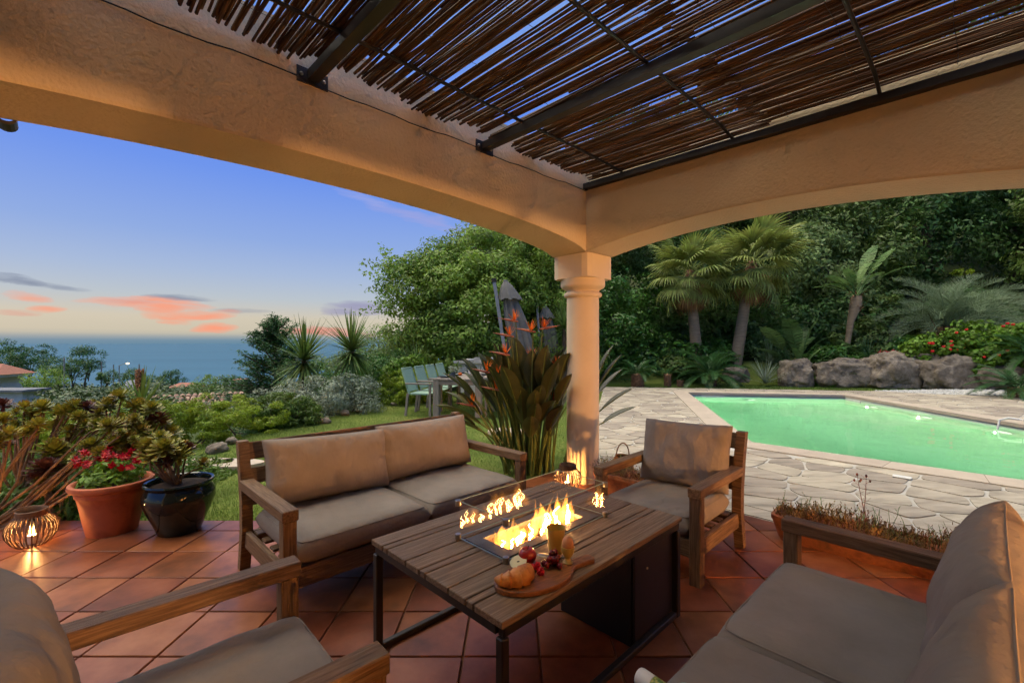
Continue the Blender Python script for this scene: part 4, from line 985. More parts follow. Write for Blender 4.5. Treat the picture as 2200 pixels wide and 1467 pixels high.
def trunk_limbs(parent, m, base, top, r, mains, seed, nl=6):
    rr = random.Random(seed); b = Vector(base); t = Vector(top); mb = MB()
    mid = b.lerp(t,.5)+Vector((rr.uniform(-.08,.08),rr.uniform(-.08,.08),0))*(t-b).length
    mb.tube([b-Vector((0,0,.1)),b.lerp(mid,.5),mid,t],[r*1.35,r,r*.85,r*.6],9); 
    for i in range(nl):
        q = rr.choice(mains); e = Vector(q[:3])+Vector((rr.uniform(-.7,.7)*q[3],rr.uniform(-.7,.7)*q[4],rr.uniform(-.2,.6)*q[5])); s = b.lerp(t, rr.uniform(.5,1))
        mb.tube([s, s.lerp(e,.5)+Vector((0,0,.08)), e],[r*.5,r*.3,r*.08],6)
    return mb.obj('trunk', m, parent, smooth=True)
def tree(name, label, cat, base, mains, seed, nclump, r0, r1, nleaf, leaf, m, asp=.45, tr=.12, group=None, droop=.2, fill=.25, top=None, bark='bark', sq=.75):
    b = Vector(base); t = thing(name, label, cat, b, 0, group); loc = [(q[0]-b.x,q[1]-b.y,q[2]-b.z,q[3],q[4],q[5]) for q in mains]
    cz = np.mean([q[2] for q in loc]); cxm = np.mean([q[0] for q in loc]); cym = np.mean([q[1] for q in loc])
    trunk_limbs(t, M_[bark], (0,0,0), top or (cxm,cym,cz*.8), tr, loc, seed)
    link('crown', crown_mesh(seed, loc, nclump, r0, r1, nleaf, leaf, asp, droop, fill, sq), m, t); return t
def bush(name, label, base, mains, seed, nclump, r0, r1, nleaf, leaf, m, asp=.4, group=None, droop=0, sq=.8, cat='shrub', fill=.3):
    b = Vector(base); t = thing(name, label, cat, b, 0, group); loc = [(q[0]-b.x,q[1]-b.y,q[2]-b.z,q[3],q[4],q[5]) for q in mains]
    link('foliage', crown_mesh(seed, loc, nclump, r0, r1, nleaf, leaf, asp, droop, fill, sq, 'foliage'), m, t)
    mb = MB(); rr = random.Random(seed)
    for i in range(9):
        q = rr.choice(loc); e = Vector(q[:3])+Vector((rr.uniform(-.8,.8)*q[3],rr.uniform(-.8,.8)*q[4],rr.uniform(0,.6)*q[5])); s = Vector((q[0]*.8+rr.uniform(-.1,.1),q[1]*.8,-.05)); mb.tube([s,s.lerp(e,.5)+Vector((rr.uniform(-.05,.05),0,.03)),e],[.014,.010,.004],5)
    mb.obj('stems', M_['bark'], t); return t

# sword leaves in a ball: yuccas, agaves
def sword(mb, o, d, L, w, bend, segs=4):
    d = Vector(d).normalized(); o = Vector(o); s = d.cross(Vector((0,0,1)))
    if s.length < .05: s = Vector((1,0,0))
    s.normalize(); V = []; p = o.copy()
    for i in range(segs+1):
        q = i/segs; ww = w*(1-q)**.7*(.75+.9*q*(1-q)) if q < 1 else .0006
        V += [p-s*ww/2, p+s*ww/2]; d = (d+Vector((0,0,-bend))).normalized(); p = p+d*(L/segs)
    mb.add(V, [(2*i,2*i+1,2*i+3,2*i+2) for i in range(segs)])
def rosette_plant(name, label, base, h, R0, n, w, m, seed, bend=.05, lo=-.5, group=None, trunk=.07, cat='yucca'):
    t = thing(name, label, cat, base, 0, group); rr = random.Random(seed); mb = MB()
    for i in range(n):
        z = rr.uniform(lo,1); a = rr.uniform(0,6.28); c = math.sqrt(max(0,1-z*z)); sword(mb, (0,0,h+.1*z), (c*math.cos(a),c*math.sin(a),z+.1), R0*rr.uniform(.8,1.1), w, bend*(1.3-z))
    mb.obj('leaves', m, t)
    if trunk: MB().tube([(0,0,-.6),(.02,0,h*.5),(0,0,h)],[trunk*1.2,trunk,trunk*.9],8).obj('trunk', M_['bark'], t, smooth=True)
    return t
# pinnate fronds: cycads, feather palms, banana-like leaves
def frond(L, wl, n, arch, lift, leafw, vee=.35, droop=.1, rad=.012, seed=0, taper=True):
    rr = random.Random(seed); mb = MB(); pts = []; p = Vector((0,0,0)); el = lift; k = 12
    for i in range(k+1):
        pts.append(p.copy()); p = p+Vector((math.cos(el),0,math.sin(el)))*(L/k); el -= arch/k
    mb.tube(pts, [rad*(1-.8*i/k) for i in range(k+1)], 5, False)
    for i in range(n):
        q = .14+.86*i/(n-1); f = q*k; j = min(k-1,int(f)); c = pts[j].lerp(pts[j+1], f-j); tg = (pts[j+1]-pts[j]).normalized(); up = Vector((-tg.z,0,tg.x))
        l = wl*math.sin(math.pi*(.12+.80*q))**.7 if taper else wl
        for s in (-1,1):
            d = (Vector((0,s,0))*.85+tg*(.45+.5*q)+up*vee+Vector((rr.uniform(-.07,.07),rr.uniform(-.07,.07),rr.uniform(-.07,.07)))).normalized(); a = c+d*l*.5; b = a+(d+Vector((0,0,-droop))).normalized()*l*.5; wv = tg*leafw/2
            mb.add([c-wv*.6,c+wv*.6,a+wv,a-wv,b], [(0,1,2,3),(3,2,4)])
    return mb.mesh('frond')
def frond_crown(t, meshes, n, seed, z, e0, e1, m, s0=.85, s1=1.1, name='frond'):
    rr = random.Random(seed)
    for i in range(n):
        a = i*2.39996+rr.uniform(-.2,.2); q = i/max(1,n-1); e = e0+(e1-e0)*q+rr.uniform(-.08,.08); s = rr.uniform(s0,s1)
        o = link(name, rr.choice(meshes), m, t, (.05*math.cos(a),.05*math.sin(a),z+.02*q)); o.rotation_mode = 'XYZ'
        o.rotation_euler = (rr.uniform(-.15,.15), -e, a); o.scale = (s,s,s)
# fan palm leaf
def fan_leaf(R0, n, pet, droop, seed, split=.55):
    rr = random.Random(seed); mb = MB(); pts = [Vector((pet*i/5,0,-.10*pet*(i/5)**2)) for i in range(6)]; mb.tube(pts, [.014,.012,.011,.010,.009,.009], 5, False); c = pts[-1]
    for i in range(n):
        a = math.radians(-118+236*i/(n-1)); L = R0*(.78+.22*math.cos(a*.75))*rr.uniform(.93,1.05); d = Vector((math.cos(a),math.sin(a),.10*math.cos(a*2))); w = R0*.062; V = []; p = c.copy(); el = 0
        s = Vector((-math.sin(a),math.cos(a),0)); 
        for j in range(7):
            q = j/6; ww = w*(q/split if q < split else max(.03,1-(q-split)/(1-split)))*1.0+.002
            fold = Vector((0,0,.012*(1 if i%2 else -1)))*min(1,q*2)
            V += [p-s*ww*.62, p+s*ww*.62+fold]; dn = d+Vector((0,0,-droop*q*q*1.9)); p = p+dn.normalized()*(L/6)
        mb.add(V, [(2*j,2*j+1,2*j+3,2*j+2) for j in range(6)])
    return mb.mesh('palm_leaf')
FANS = [fan_leaf(.84,34,.75,1.0,1,.42), fan_leaf(.80,32,.65,1.4,2,.40), fan_leaf(.90,34,.8,.8,3,.42)]
DEADF = [fan_leaf(.72,34,.4,1.6,4), fan_leaf(.66,30,.45,1.9,5)]
for m_ in FANS: m_.materials.append(M_['palm'])
for m_ in DEADF: m_.materials.append(M_['palm_dead'])
def fan_palm(label, base, top, seed, n=30, s=1.0, rr0=.19):
    b = Vector(base); tp_ = Vector(top)-b; t = thing('fan_palm', label, 'palm', b, 0, 'fan palms beyond the pool'); rr = random.Random(seed)
    pts = [Vector((0,0,-.3))+tp_*0, tp_*.3+Vector((.03,0,0)), tp_*.62, tp_*.80]
    MB().tube(pts, [rr0*1.25,rr0*1.05,rr0*.95,rr0*.9], 16).obj('trunk', M_['palmbark'], t, smooth=True)
    mb = MB(); mb.tube([tp_*.70,tp_*.78,tp_*.9,tp_], [rr0*1.0,rr0*1.3,rr0*1.35,rr0*.7], 14)
    for i in range(150):
        a = rr.uniform(0,6.28); q = rr.uniform(.68,.97); c = tp_*q+Vector((math.cos(a),math.sin(a),0))*rr0*1.15; d = Vector((math.cos(a)*.5,math.sin(a)*.5,rr.uniform(-.2,.7))).normalized(); sword(mb, c, d, rr.uniform(.12,.26), .05, rr.uniform(0,.3), 2)
    mb.obj('fibre_boot', M_['fibre'], t)
    for i in range(n):
        a = i*2.39996; q = i/(n-1); e = 1.25-2.35*q+rr.uniform(-.15,.15)
        o = link('palm_leaf', rr.choice(FANS), None, t, tp_+Vector((.06*math.cos(a),.06*math.sin(a),-.05)), (rr.uniform(-.35,.35),-e,a), (s*rr.uniform(.88,1.1),)*3)
    for i in range(16):
        a = i*2.1+rr.uniform(-.3,.3); o = link('dead_leaf', rr.choice(DEADF), None, t, tp_*.97+Vector((.05*math.cos(a),.05*math.sin(a),-.1)), (rr.uniform(-.3,.3),1.05+rr.uniform(-.1,.2),a), (s*rr.uniform(.85,1.3),)*3); tag(o, 'dry brown hanging fan leaf')
    return t

def build_beyond_pool():
    # hill trees: a dark wall of crowns
    spots = [(1.5,27,9.5),(6,29,12),(10.5,27,12.5),(14.5,25,12),(19,25,13),(24,26,14),(29,27,15),(4,22.5,6.8),(9,22.5,7.5),(13.5,21.5,8),(18.5,21,8.5),(23.5,21.5,9),(22,16.5,6),(27,19,9),(33,24,13)]
    labs = ['dark tree high on the hill straight behind the column','tall dark tree on the hill behind the left fan palm','tall dark tree on the hill behind the right fan palm','tall dark tree on the hill above the giant-leaved plants','tall dark tree on the hill above the blue palm',
            'tall dark tree at the upper right of the hill','highest dark tree at the right end of the hill','mid-height tree behind the laurel hedge','mid-height tree close behind the two fan palms','mid-height tree behind the tall giant-leaved plant','mid-height tree behind the blue feather palm',
            'mid-height tree right of the blue feather palm','low dark tree at the right edge beyond the red geraniums','dark tree on the hill at the right edge','farthest dark tree on the right of the hill']
    for k,(x,y,h) in enumerate(spots):
        z = gz(x,y); rr = random.Random(k+50); w = rr.uniform(2.6,3.3)
        mains = [(x,y,z+h*.55,w,w*.8,h*.42),(x+rr.uniform(-1.6,1.6),y-rr.uniform(.3,1.2),z+h*.35,w*.8,w*.7,h*.3),(x+rr.uniform(-1.5,1.5),y,z+h*.8,w*.6,w*.6,h*.2)]
        tree('hill_tree', labs[k], 'tree', (x,y,z), mains, 100+k, 170, .4,.9, 17000, .22, M_['dark' if k%3 else 'dark2'], .42, .2, 'dark trees on the hill')
    # laurel hedge right of the column
    tree('laurel_tree', 'glossy laurel shrub between the column and the fan palms', 'laurel', (4.2,17.6,.2), [(3.6,17.3,1.6,1.5,1.0,1.5),(5.2,17.6,1.0,1.4,.9,1.1),(4.0,18.3,3.1,1.7,1.2,1.5),(6.3,17.8,.9,1.0,.8,.8)], 7, 160, .3,.6, 15000, .17, M_['laurel'], .4, .12)
    tree('pale_tree', 'loose yellowish green tree rising behind the tall giant-leaved plant', 'tree', (13.0,19.2,1.2), [(12.6,19.2,4.6,1.7,1.2,1.5),(14.2,19,3.2,1.2,1,1.0)], 8, 90, .3,.6, 8000, .19, M_['oak2'], .45, .12)
    fan_palm('left of the two fan palms, with more brown hanging leaves', (6.85,17.0,.1), (6.55,17.0,4.15), 1, 42, 1.12)
    fan_palm('right of the two fan palms, with a leaning trunk', (8.05,16.8,.3), (8.85,16.9,4.45), 2, 44, 1.2)
    for k,(x,y,w,h) in enumerate(((6.0,19.0,1.6,1.3),(8.5,19.2,1.8,1.5),(11.2,18.6,1.8,1.6),(14.0,18.4,1.8,1.5),(17.2,17.4,1.7,1.4),(19.5,15.5,1.6,1.4))):
        z = gz(x,y); bush('dark_shrub', ('dark shrub filling the gap behind the left fan palm','dark shrub behind the leaning palm trunk','dark shrub behind the bushy giant strelitzia','dark shrub left of the blue palm','dark shrub behind the blue palm','dark shrub on the bank at the right edge')[k], (x,y,z-.1), [(x,y,z+h*.6,w,.9,h*.7),(x+.6,y-.5,z+h*.4,w*.7,.7,h*.5)], 300+k, 90, .25,.5, 6000, .2, M_['dark'], .4)
    # cycads
    CY = [frond(1.0,.20,46,1.1,0,.016,.3,.05,seed=s) for s in (1,2)]
    for c in CY: c.materials.append(M_['cycad'])
    def cycad(label, p, h, r, n, s, e0=1.25, e1=.05):
        t = thing('cycad', label, 'cycad', p, 0, 'cycads on the grass beyond the pool'); rr = random.Random(int(p[0]*10))
        mb = MB(); mb.lathe([(r*.9,-.1),(r,.05),(r*1.08,h*.5),(r*.9,h),(0,h+.05)], 14); 
        for i in range(70): a = i*2.4; z = h*(i/70); mb.tube([(r*math.cos(a),r*math.sin(a),z),(r*1.3*math.cos(a),r*1.3*math.sin(a),z+.04)],[.022,.012],4)
        mb.obj('trunk', M_['fibre'], t); frond_crown(t, CY, n, int(p[0]*7), h, e0, e1, None, s*.85, s*1.1)
    cycad('small cycad with a stout brown trunk beside the laurel hedge', (4.05,14.95,-.04), .42, .17, 18, .78, 1.3, .2)
    cycad('wide dark cycad in front of the two fan palms', (6.55,15.2,-.04), .38, .16, 30, 1.28, 1.3, -.15)
    cycad('young cycad with a pale scaly stem', (5.1,15.15,-.04), .40, .09, 7, .5, 1.2, .5)
    cycad('smallest scaly cycad stump with a few short leaves', (5.5,15.1,-.04), .2, .08, 5, .22, 1.2, .5)
    cycad('dark cycad cut by the right edge beside the gravel', (13.0,11.75,.0), .25, .15, 28, 1.0, 1.2, -.1)
    cycad('tall dark cycad at the right edge in front of the geraniums', (15.1,13.2,.2), .9, .18, 26, 1.15, 1.2, -.2)
    # blue feather palm
    BU = [frond(2.1,.55,46,1.35,0,.014,.75,.25,.02,s) for s in (3,4,5)]
    for c in BU: c.materials.append(M_['butia'])
    t = thing('feather_palm', 'large blue-green feather palm arching above the geraniums', 'palm', (15.6,16.4,1.0)); frond_crown(t, BU, 54, 5, 1.0, 1.5, .15, None, .9, 1.25)
    mb = MB(); mb.lathe([(.32,-.3),(.34,.2),(.40,.7),(.25,1.0)], 14); rr = random.Random(2)
    for i in range(120): a = rr.uniform(0,6.28); z = rr.uniform(-.1,.8); sword(mb, (.33*math.cos(a),.33*math.sin(a),z), (math.cos(a)*.45,math.sin(a)*.45,.8), rr.uniform(.4,.9), .06, -.01, 2)
    mb.obj('trunk', M_['fibre'], t)
    # giant strelitzia clumps (banana-like leaves)
    def paddle(L, W, pet, arch, seed, torn=True):
        rr = random.Random(seed); mb = MB(); pts = []; p = Vector((0,0,0)); el = 1.45; k = 14; tot = L+pet
        for i in range(k+1): pts.append(p.copy()); p = p+Vector((math.cos(el),0,math.sin(el)))*(tot/k); el -= arch*(i/k)*2/k
        mb.tube(pts, [.035*(1-.8*i/k) for i in range(k+1)], 5, False); j0 = int(k*pet/tot)
        n = 22
        for i in range(n):
            q0, q1 = i/n, (i+(.80 if torn and rr.random() < .6 else 1.0))/n
            def pt(q): f = j0+q*(k-j0); j = min(k-1,int(f)); return pts[j].lerp(pts[j+1], f-j)
            a, b = pt(q0), pt(q1); wd = lambda q: W/2*math.sin(math.pi*(.06+.90*q))**.6
            for s in (-1,1):
                dz = -.25*W*rr.uniform(.3,1.0); sl = (b-a)*1.2
                mb.add([a, b, b+Vector((0,s*wd(q1),dz*.6+.12*W))+sl, a+Vector((0,s*wd(q0),dz*.6+.12*W))+sl], [(0,1,2,3)])
        return mb.mesh('giant_leaf')
    PD = [paddle(1.35,.62,.9,1.0,1), paddle(1.2,.58,.8,1.4,2), paddle(1.45,.6,1.1,.6,3)]
    for c in PD: c.materials.append(M_['banana'])
    def giant(label, base, n, seed, s, z0=0, spread=.55, trunk=None, lo=.0):
        t = thing('giant_strelitzia', label, 'giant strelitzia', base, 0, 'giant strelitzia plants beyond the pool'); rr = random.Random(seed)
        for i in range(n):
            a = rr.choice((0,math.pi))+rr.uniform(-.9,.9); e = lo+spread*(i/max(1,n-1))*rr.uniform(.8,1.1); k = s*rr.uniform(.75,1.1)
            link('giant_leaf', rr.choice(PD), None, t, (rr.uniform(-.12,.12),rr.uniform(-.12,.12),z0), (0, e, a), (k,k,k))
        if trunk:
            pts, rd = trunk; MB().tube(pts, rd, 10).obj('trunk', M_['palmbark'], t, smooth=True); mb = MB(); tp_ = Vector(pts[-1])
            for i in range(60): a = rr.uniform(0,6.28); sword(mb, tp_+Vector((.10*math.cos(a),.10*math.sin(a),rr.uniform(-.6,.1))), (math.cos(a)*.6,math.sin(a)*.6,rr.uniform(-.3,1)), rr.uniform(.15,.45), .06, .2, 3)
            mb.obj('dead_sheaths', M_['fibre'], t)
    b = Vector((11.8,16.4,.5))
    t = giant('tall giant strelitzia with a bare leaning trunk', b, 11, 1, .82, 2.55, .95, ([(0,0,-.3),(.2,0,.9),(.32,0,1.7),(.5,0,2.3),(.55,0,2.6)],[.10,.09,.11,.20,.16]))
    for o in bpy.data.objects:
        if o.name.startswith('giant_leaf') and o.parent and o.parent.get('label','').startswith('tall giant'): o.location.x += .52
    giant('bushy giant strelitzia left of the bare trunk, with upright leaf stalks', (10.3,16.6,.4), 16, 2, .95, 0, 1.0)
    giant('low giant strelitzia right of the bare trunk', (12.7,16.2,.4), 14, 3, .62, 0, 1.25, None, .15)
    giant('low giant strelitzia above the leftmost boulder', (10.0,15.6,.4), 9, 4, .5, 0, 1.3, None, .2)
    rosette_plant('fan_shrub', 'dark spiky plant above the boulder with the flat top', (11.9,15.3,.7), .25, .75, 46, .03, M_['cycad'], 4, .03, -.1, None, 0, 'shrub')
    rosette_plant('spiky_plant', 'grey-green spiky clump between the right fan palm and the giant leaves', (9.3,16.6,.35), .3, 1.15, 60, .035, M_['butia'], 5, .03, .1, None, 0, 'shrub')
    rosette_plant('spiky_plant', 'narrow-leaved clump with an orange flower at the left end of the boulders', (8.35,15.15,-.05), .1, .95, 70, .035, M_['silver'], 6, .05, .15, None, 0, 'shrub')
    for k,(x,y,w,h,m,lab) in enumerate(((7.3,17.2,.9,.55,'laurel','leafy shrub between the two fan palm trunks'),(9.6,17.3,.8,.8,'banana','broad-leaved shrub right of the leaning palm'),(11.2,16.0,.7,.5,'laurel','shrub above the second boulder'),(12.8,16.9,.9,.9,'dark2','olive shrub behind the bare leaning trunk'),(13.9,16.2,.8,.6,'laurel','dark green shrub left of the blue palm trunk'),(5.9,16.6,.7,.45,'dark2','low shrub behind the wide cycad'),(14.4,17.6,1.0,1.3,'dark2','tall olive shrub left of the blue palm'),(12.9,15.5,.35,.18,'geran','tuft of fresh green trailing over the boulders'),(10.2,15.7,.4,.22,'geran','tuft of fresh green between the first two boulders'))):
        z = gz(x,y); bush('border_shrub', lab, (x,y,z-.05), [(x,y,z+h*.7,w,.6,h*.75),(x+w*.4,y-.2,z+h*.4,w*.6,.5,h*.5)], 400+k, 70, .12,.28, 3600, .15, M_[m], .42)
    # boulders
    def boulder(label, c, s, seed):
        bm = bmesh.new(); bmesh.ops.create_icosphere(bm, subdivisions=5, radius=1)
        for v in bm.verts:
            n = v.co.normalized(); o = Vector((seed*5.1,0,0)); d = 1+.30*noise.noise(n*1.4+o)+.13*noise.noise(n*3.5+o)+.07*noise.noise(n*8+o)+.06*noise.noise(n*17+o)+.03*noise.noise(n*34+o)
            q = Vector((abs(n.x)**.75*math.copysign(1,n.x),abs(n.y)**.75*math.copysign(1,n.y),abs(n.z)**.7*math.copysign(1,n.z))); v.co = Vector((q.x*s[0],q.y*s[1],q.z*s[2]))*d
        me = bpy.data.meshes.new('boulder'); bm.to_mesh(me); bm.free(); me.polygons.foreach_set('use_smooth', np.ones(len(me.polygons),bool))
        o = link('boulder', me, M_['rock'], None, c); tag(o, label, 'boulder', 'boulders along the grass strip')
    B = [((9.45,15.35,.35),(.50,.45,.50),'narrow boulder at the left end of the row'),((10.9,15.1,.38),(.85,.5,.54),'rounded boulder second from the left of the row'),((12.35,14.75,.45),(.98,.5,.64),'big boulder with a flat left shoulder in the middle of the row'),
         ((13.0,15.3,.62),(.40,.35,.34),'small boulder wedged behind two big ones'),((13.9,14.35,.42),(1.1,.5,.66),'broad brown boulder under the red geraniums'),((15.1,13.85,.28),(.9,.45,.48),'low boulder right of the broad brown one'),((16.3,13.5,.22),(.95,.45,.42),'lowest boulder at the right end of the row'),
         ((7.9,16.2,.25),(.45,.3,.34),'dark boulder half hidden behind the wide cycad')]
    for k,(c,s,l) in enumerate(B): boulder(l, c, s, k+1)
    # geraniums
    g = bush('geranium_bush', 'bright green geranium bush with scarlet flowers above the boulders', (14.7,14.2,.6), [(13.5,14.7,1.15,.85,.6,.50),(14.6,14.5,1.45,.95,.6,.62),(15.9,14.4,1.35,.95,.6,.62),(14.8,14.0,.85,.9,.4,.40)], 31, 300, .10,.2, 15000, .10, M_['geran'], .95, cat='geranium')
    rr = random.Random(6); fm = MB()
    for i in range(9): a = i*.7; fm.ball((.02*math.cos(a),.02*math.sin(a),.01*(i%3)), .021, 6, 4)
    fme = fm.mesh('flower_head'); fme.materials.append(M_['scarlet'])
    for i in range(34):
        q = rr.choice(((13.5,14.7,1.15,.85,.6,.50),(14.6,14.5,1.45,.95,.6,.62),(15.9,14.4,1.35,.95,.6,.62),(14.8,14.0,.85,.9,.4,.40))); u = rr.uniform(-1,1); v = rr.uniform(-.2,1.0)
        link('flower_head', fme, None, g, (q[0]-14.7+q[3]*u*.9, q[1]-14.2-q[4]*1.05*math.sqrt(max(.05,1-u*u*.8)), q[2]-.6+q[5]*v), (0,0,0), (1.15,)*3)
    for lab, p, m in (('patch of dark red flowers behind the middle boulders',(13.0,15.75,.92),'red'),('patch of pale yellow flowers beside the broad boulder',(13.55,15.3,.9),'silver'),('yellow flowering shrub on the hill above the blue palm',(18.3,18.6,4.2),'juniper')):
        bush('flower_patch', lab, p, [(p[0],p[1],p[2]+.08,.35,.25,.14)], int(p[0]*9), 30, .05,.1, 700, .07, M_[m], .8, cat='flowers')
build_beyond_pool()

def build_garden_left():
    # big holm oak and companions
    mains = [(-1.2,15.2,2.3,2.3,1.5,2.1),(-3.1,15.4,2.7,1.4,1.2,1.8),(.7,15.8,2.8,1.6,1.4,2.0),(-.3,16.4,4.1,1.8,1.4,1.3),(1.0,17,4.9,1.5,1.2,1.0),(-2.4,15.6,4.0,1.1,1.0,.7),(-1.0,14.6,1.1,2.1,1.0,1.0),(1.2,15.3,1.2,1.5,1.1,1.1)]
    t = tree('holm_oak', 'big dense green oak left of the column behind the dining table', 'oak', (-.6,16.0,-.05), mains, 1, 420, .28,.58, 105000, .125, M_['oak'], .5, .22, fill=.3)
    # loose twigs on the seaward side
    rng = np.random.default_rng(4); pts = []
    for i in range(46):
        d = np.array([-4.0+rng.normal(0,.2), 15.3+rng.normal(0,.5), rng.uniform(1.6,4.4)]); tip = d+np.array([-rng.uniform(.1,1.0),rng.normal(0,.3),rng.uniform(-.2,.7)])
        for q in np.linspace(.2,1,16): pts.append(d+(tip-d)*q+rng.normal(size=3)*.085)
    P = np.array(pts)-np.array([-.6,16.0,-.05]); V,F = leafcloud(rng, P, rng.normal(size=P.shape)+np.array([0,0,.4]), .12, .5); tag(link('twigs', rawmesh('twigs',V,F), M_['oak'], t), kind='stuff')
    tree('pale_oak', 'greyish green tree top rising behind the big oak', 'tree', (.2,19.5,.5), [(-.4,19.3,5.6,1.9,1.4,1.4),(1.6,19.6,6.0,1.8,1.4,1.3),(3.6,20,6.3,2.0,1.5,1.5),(-2.3,19.3,4.3,1.3,1,1)], 2, 200, .4,.75, 34000, .18, M_['oak2'], .45, .2)
    bush('olive_shrub', 'grey-green shrub mass at the seaward foot of the big oak', (-4.8,15.5,-1.0), [(-4.6,15.3,.9,1.3,.9,1.0),(-5.9,15.8,.5,1.1,.8,.9),(-3.7,14.6,.5,.9,.7,.8)], 3, 130, .2,.4, 14000, .10, M_['oak2'], .4)
    bush('dark_shrub', 'dark green shrub behind the two big yuccas', (-5.3,12.9,-1.0), [(-4.6,12.6,.45,1.2,.7,.8),(-3.4,13.0,.5,.9,.7,.7)], 33, 90, .15,.32, 9000, .09, M_['laurel'], .35)
    # conifer, wind-swept
    rng = np.random.default_rng(9); t = thing('conifer', 'dark wind-swept conifer left of the two big yuccas', 'conifer', (-6.65,12.8,-.85)); pts = []; nn = []; mb = MB()
    for i in range(150):
        z = rng.uniform(-.8,2.7); L = (1.75-.52*max(0,z-.4))*rng.uniform(.55,1.0); a = rng.uniform(0,6.28); d = np.array([math.cos(a)-.35,math.sin(a)*.7,.22+.12*z]); d /= np.linalg.norm(d); tip = np.array([0,0,z])+d*L; mb.tube([(0,0,z),tuple(np.array([0,0,z])+d*L*.6),tuple(tip+np.array([0,0,.08]))],[.03,.016,.004],5,False)
        for q in rng.uniform(.25,1.02,120): pts.append(np.array([0,0,z])+d*L*q+np.array([0,0,.08*q*q])+rng.normal(size=3)*np.array([.075,.075,.04])); nn.append(rng.normal(size=3)*.5+np.array([0,0,1]))
    V,F = leafcloud(rng, np.array(pts), np.array(nn), .11, .28); link('crown', rawmesh('crown',V,F), M_['conifer'], t); mb.tube([(0,0,-2.5),(0,0,1),(-.05,0,2.6)],[.12,.09,.02],8); mb.obj('trunk', M_['bark'], t)
    # yuccas
    rosette_plant('yucca', 'large spiky yucca next to the dark conifer', (-4.75,10.3,-1.0), 2.0, .98, 260, .06, M_['yucca'], 1, .045, -.98, 'yuccas along the hedge')
    rosette_plant('yucca', 'large spiky yucca beside the grey-green shrub', (-3.9,10.9,-.9), 2.1, .98, 250, .06, M_['yucca'], 2, .045, -.95, 'yuccas along the hedge')
    rosette_plant('yucca', 'small yucca peeping over the light green bushes', (-2.95,13.6,-.5), 1.3, .75, 70, .04, M_['yucca'], 3, .03, -.3, 'yuccas along the hedge')
    rosette_plant('yucca', 'tall yucca half hidden behind the second parasol', (1.55,14.2,-.05), 1.9, 1.0, 130, .035, M_['yucca'], 4, .04, -.7, None)
    t = rosette_plant('yucca', 'young yucca with a brown flower spike above the pots', (-5.2,6.35,-1.0), 1.42, .60, 60, .06, M_['yucca'], 5, .03, -.25, None, .06)
    mb = MB(); rr = random.Random(3); mb.tube([(-.02,0,1.5),(-.03,0,2.05)],[.025,.012],7)
    for i in range(80): a = i*2.4; z = 1.66+.38*i/80; mb.ball((-.025+.04*math.cos(a),.04*math.sin(a),z), .018, 5, 4)
    mb.obj('flower_spike', M_['fibre'], t)
    # hedges and bushes along the lawn
    bush('juniper_hedge', 'low lime-green juniper hedge next to the pots', (-4.55,6.3,-.05), [(-6.3,5.9,.12,.8,.5,.42),(-5.7,6.2,.12,.8,.5,.42),(-5.1,6.6,.15,.75,.5,.42),(-4.75,7.0,.16,.65,.5,.42),(-4.4,7.5,.16,.6,.5,.40),(-6.2,6.9,.1,.7,.5,.42)], 11, 520, .05,.11, 60000, .055, M_['juniper'], .22, None, 0, .6, 'hedge')
    bush('dark_juniper', 'darker green juniper between the lime hedge and the silver bush', (-3.75,7.9,-.05), [(-4.15,8.15,.14,.6,.45,.36)], 12, 130, .06,.13, 9000, .08, M_['juniper_d'], .25, None, 0, .6)
    bush('silver_bush', 'silvery grey-leaved bush along the lawn edge', (-3.55,9.2,-.05), [(-4.1,9.2,.22,.75,.6,.46),(-3.4,9.7,.22,.62,.55,.46),(-4.6,8.9,.08,.6,.5,.40)], 13, 240, .08,.17, 15000, .075, M_['silver'], .26, None, 0, .9)
    bush('juniper_hedge', 'rounded lime-green juniper beside the dining table', (-2.6,11.2,-.05), [(-2.65,11.0,.30,.62,.55,.45),(-2.1,11.5,.3,.5,.5,.42)], 14, 180, .06,.14, 11000, .085, M_['juniper'], .24, None, 0, .6, 'hedge')
    bush('light_bush', 'fresh green bush above the rounded juniper', (-2.9,12.4,-.3), [(-2.85,12.3,.55,.6,.45,.45)], 15, 90, .08,.16, 5200, .11, M_['geran'], .35)
    # red flowers by the conifer
    bush('red_flowers', 'small red flowering spray below the conifer', (-5.4,10.2,-.6), [(-5.2,10.2,.05,.22,.2,.16)], 16, 20, .04,.09, 420, .05, M_['scarlet'], .5, cat='flowers')
    # edging stones and stepping stones
    rr = random.Random(12)
    def pebble(nm, label, c, s, seed, m='rock', grp=None):
        bm = bmesh.new(); bmesh.ops.create_icosphere(bm, subdivisions=3, radius=1); o = Vector((seed*3.3,1,0))
        for v in bm.verts: d = 1+.28*noise.noise(v.co*1.6+o)+.08*noise.noise(v.co*5+o); v.co = Vector((v.co.x*s[0],v.co.y*s[1],v.co.z*s[2]))*d
        me = bpy.data.meshes.new(nm); bm.to_mesh(me); bm.free(); me.polygons.foreach_set('use_smooth', np.ones(len(me.polygons),bool)); tag(link(nm, me, M_[m], None, c, (0,0,rr.uniform(0,3))), label, 'stone', grp)
    for k,(px,py,w,l) in enumerate(((470,965,.16,'edging stone under the near end of the lime hedge'),(500,948,.10,'second edging stone under the lime hedge'),(745,888,.13,'edging stone at the foot of the silver bush'),(775,882,.09,'smaller edging stone beside the silver bush'),(700,905,.12,'edging stone below the dark juniper'),(870,862,.13,'edging stone left of the dining table'),(900,858,.16,'edging stone nearest the dining table'),(850,868,.10,'small edging stone below the rounded juniper'))):
        p = on(px,py); pebble('edging_stone', l, (p.x-.05,p.y+.05,.0), (w,w*.7,w*.5), k, 'rock', 'edging stones of the lawn')
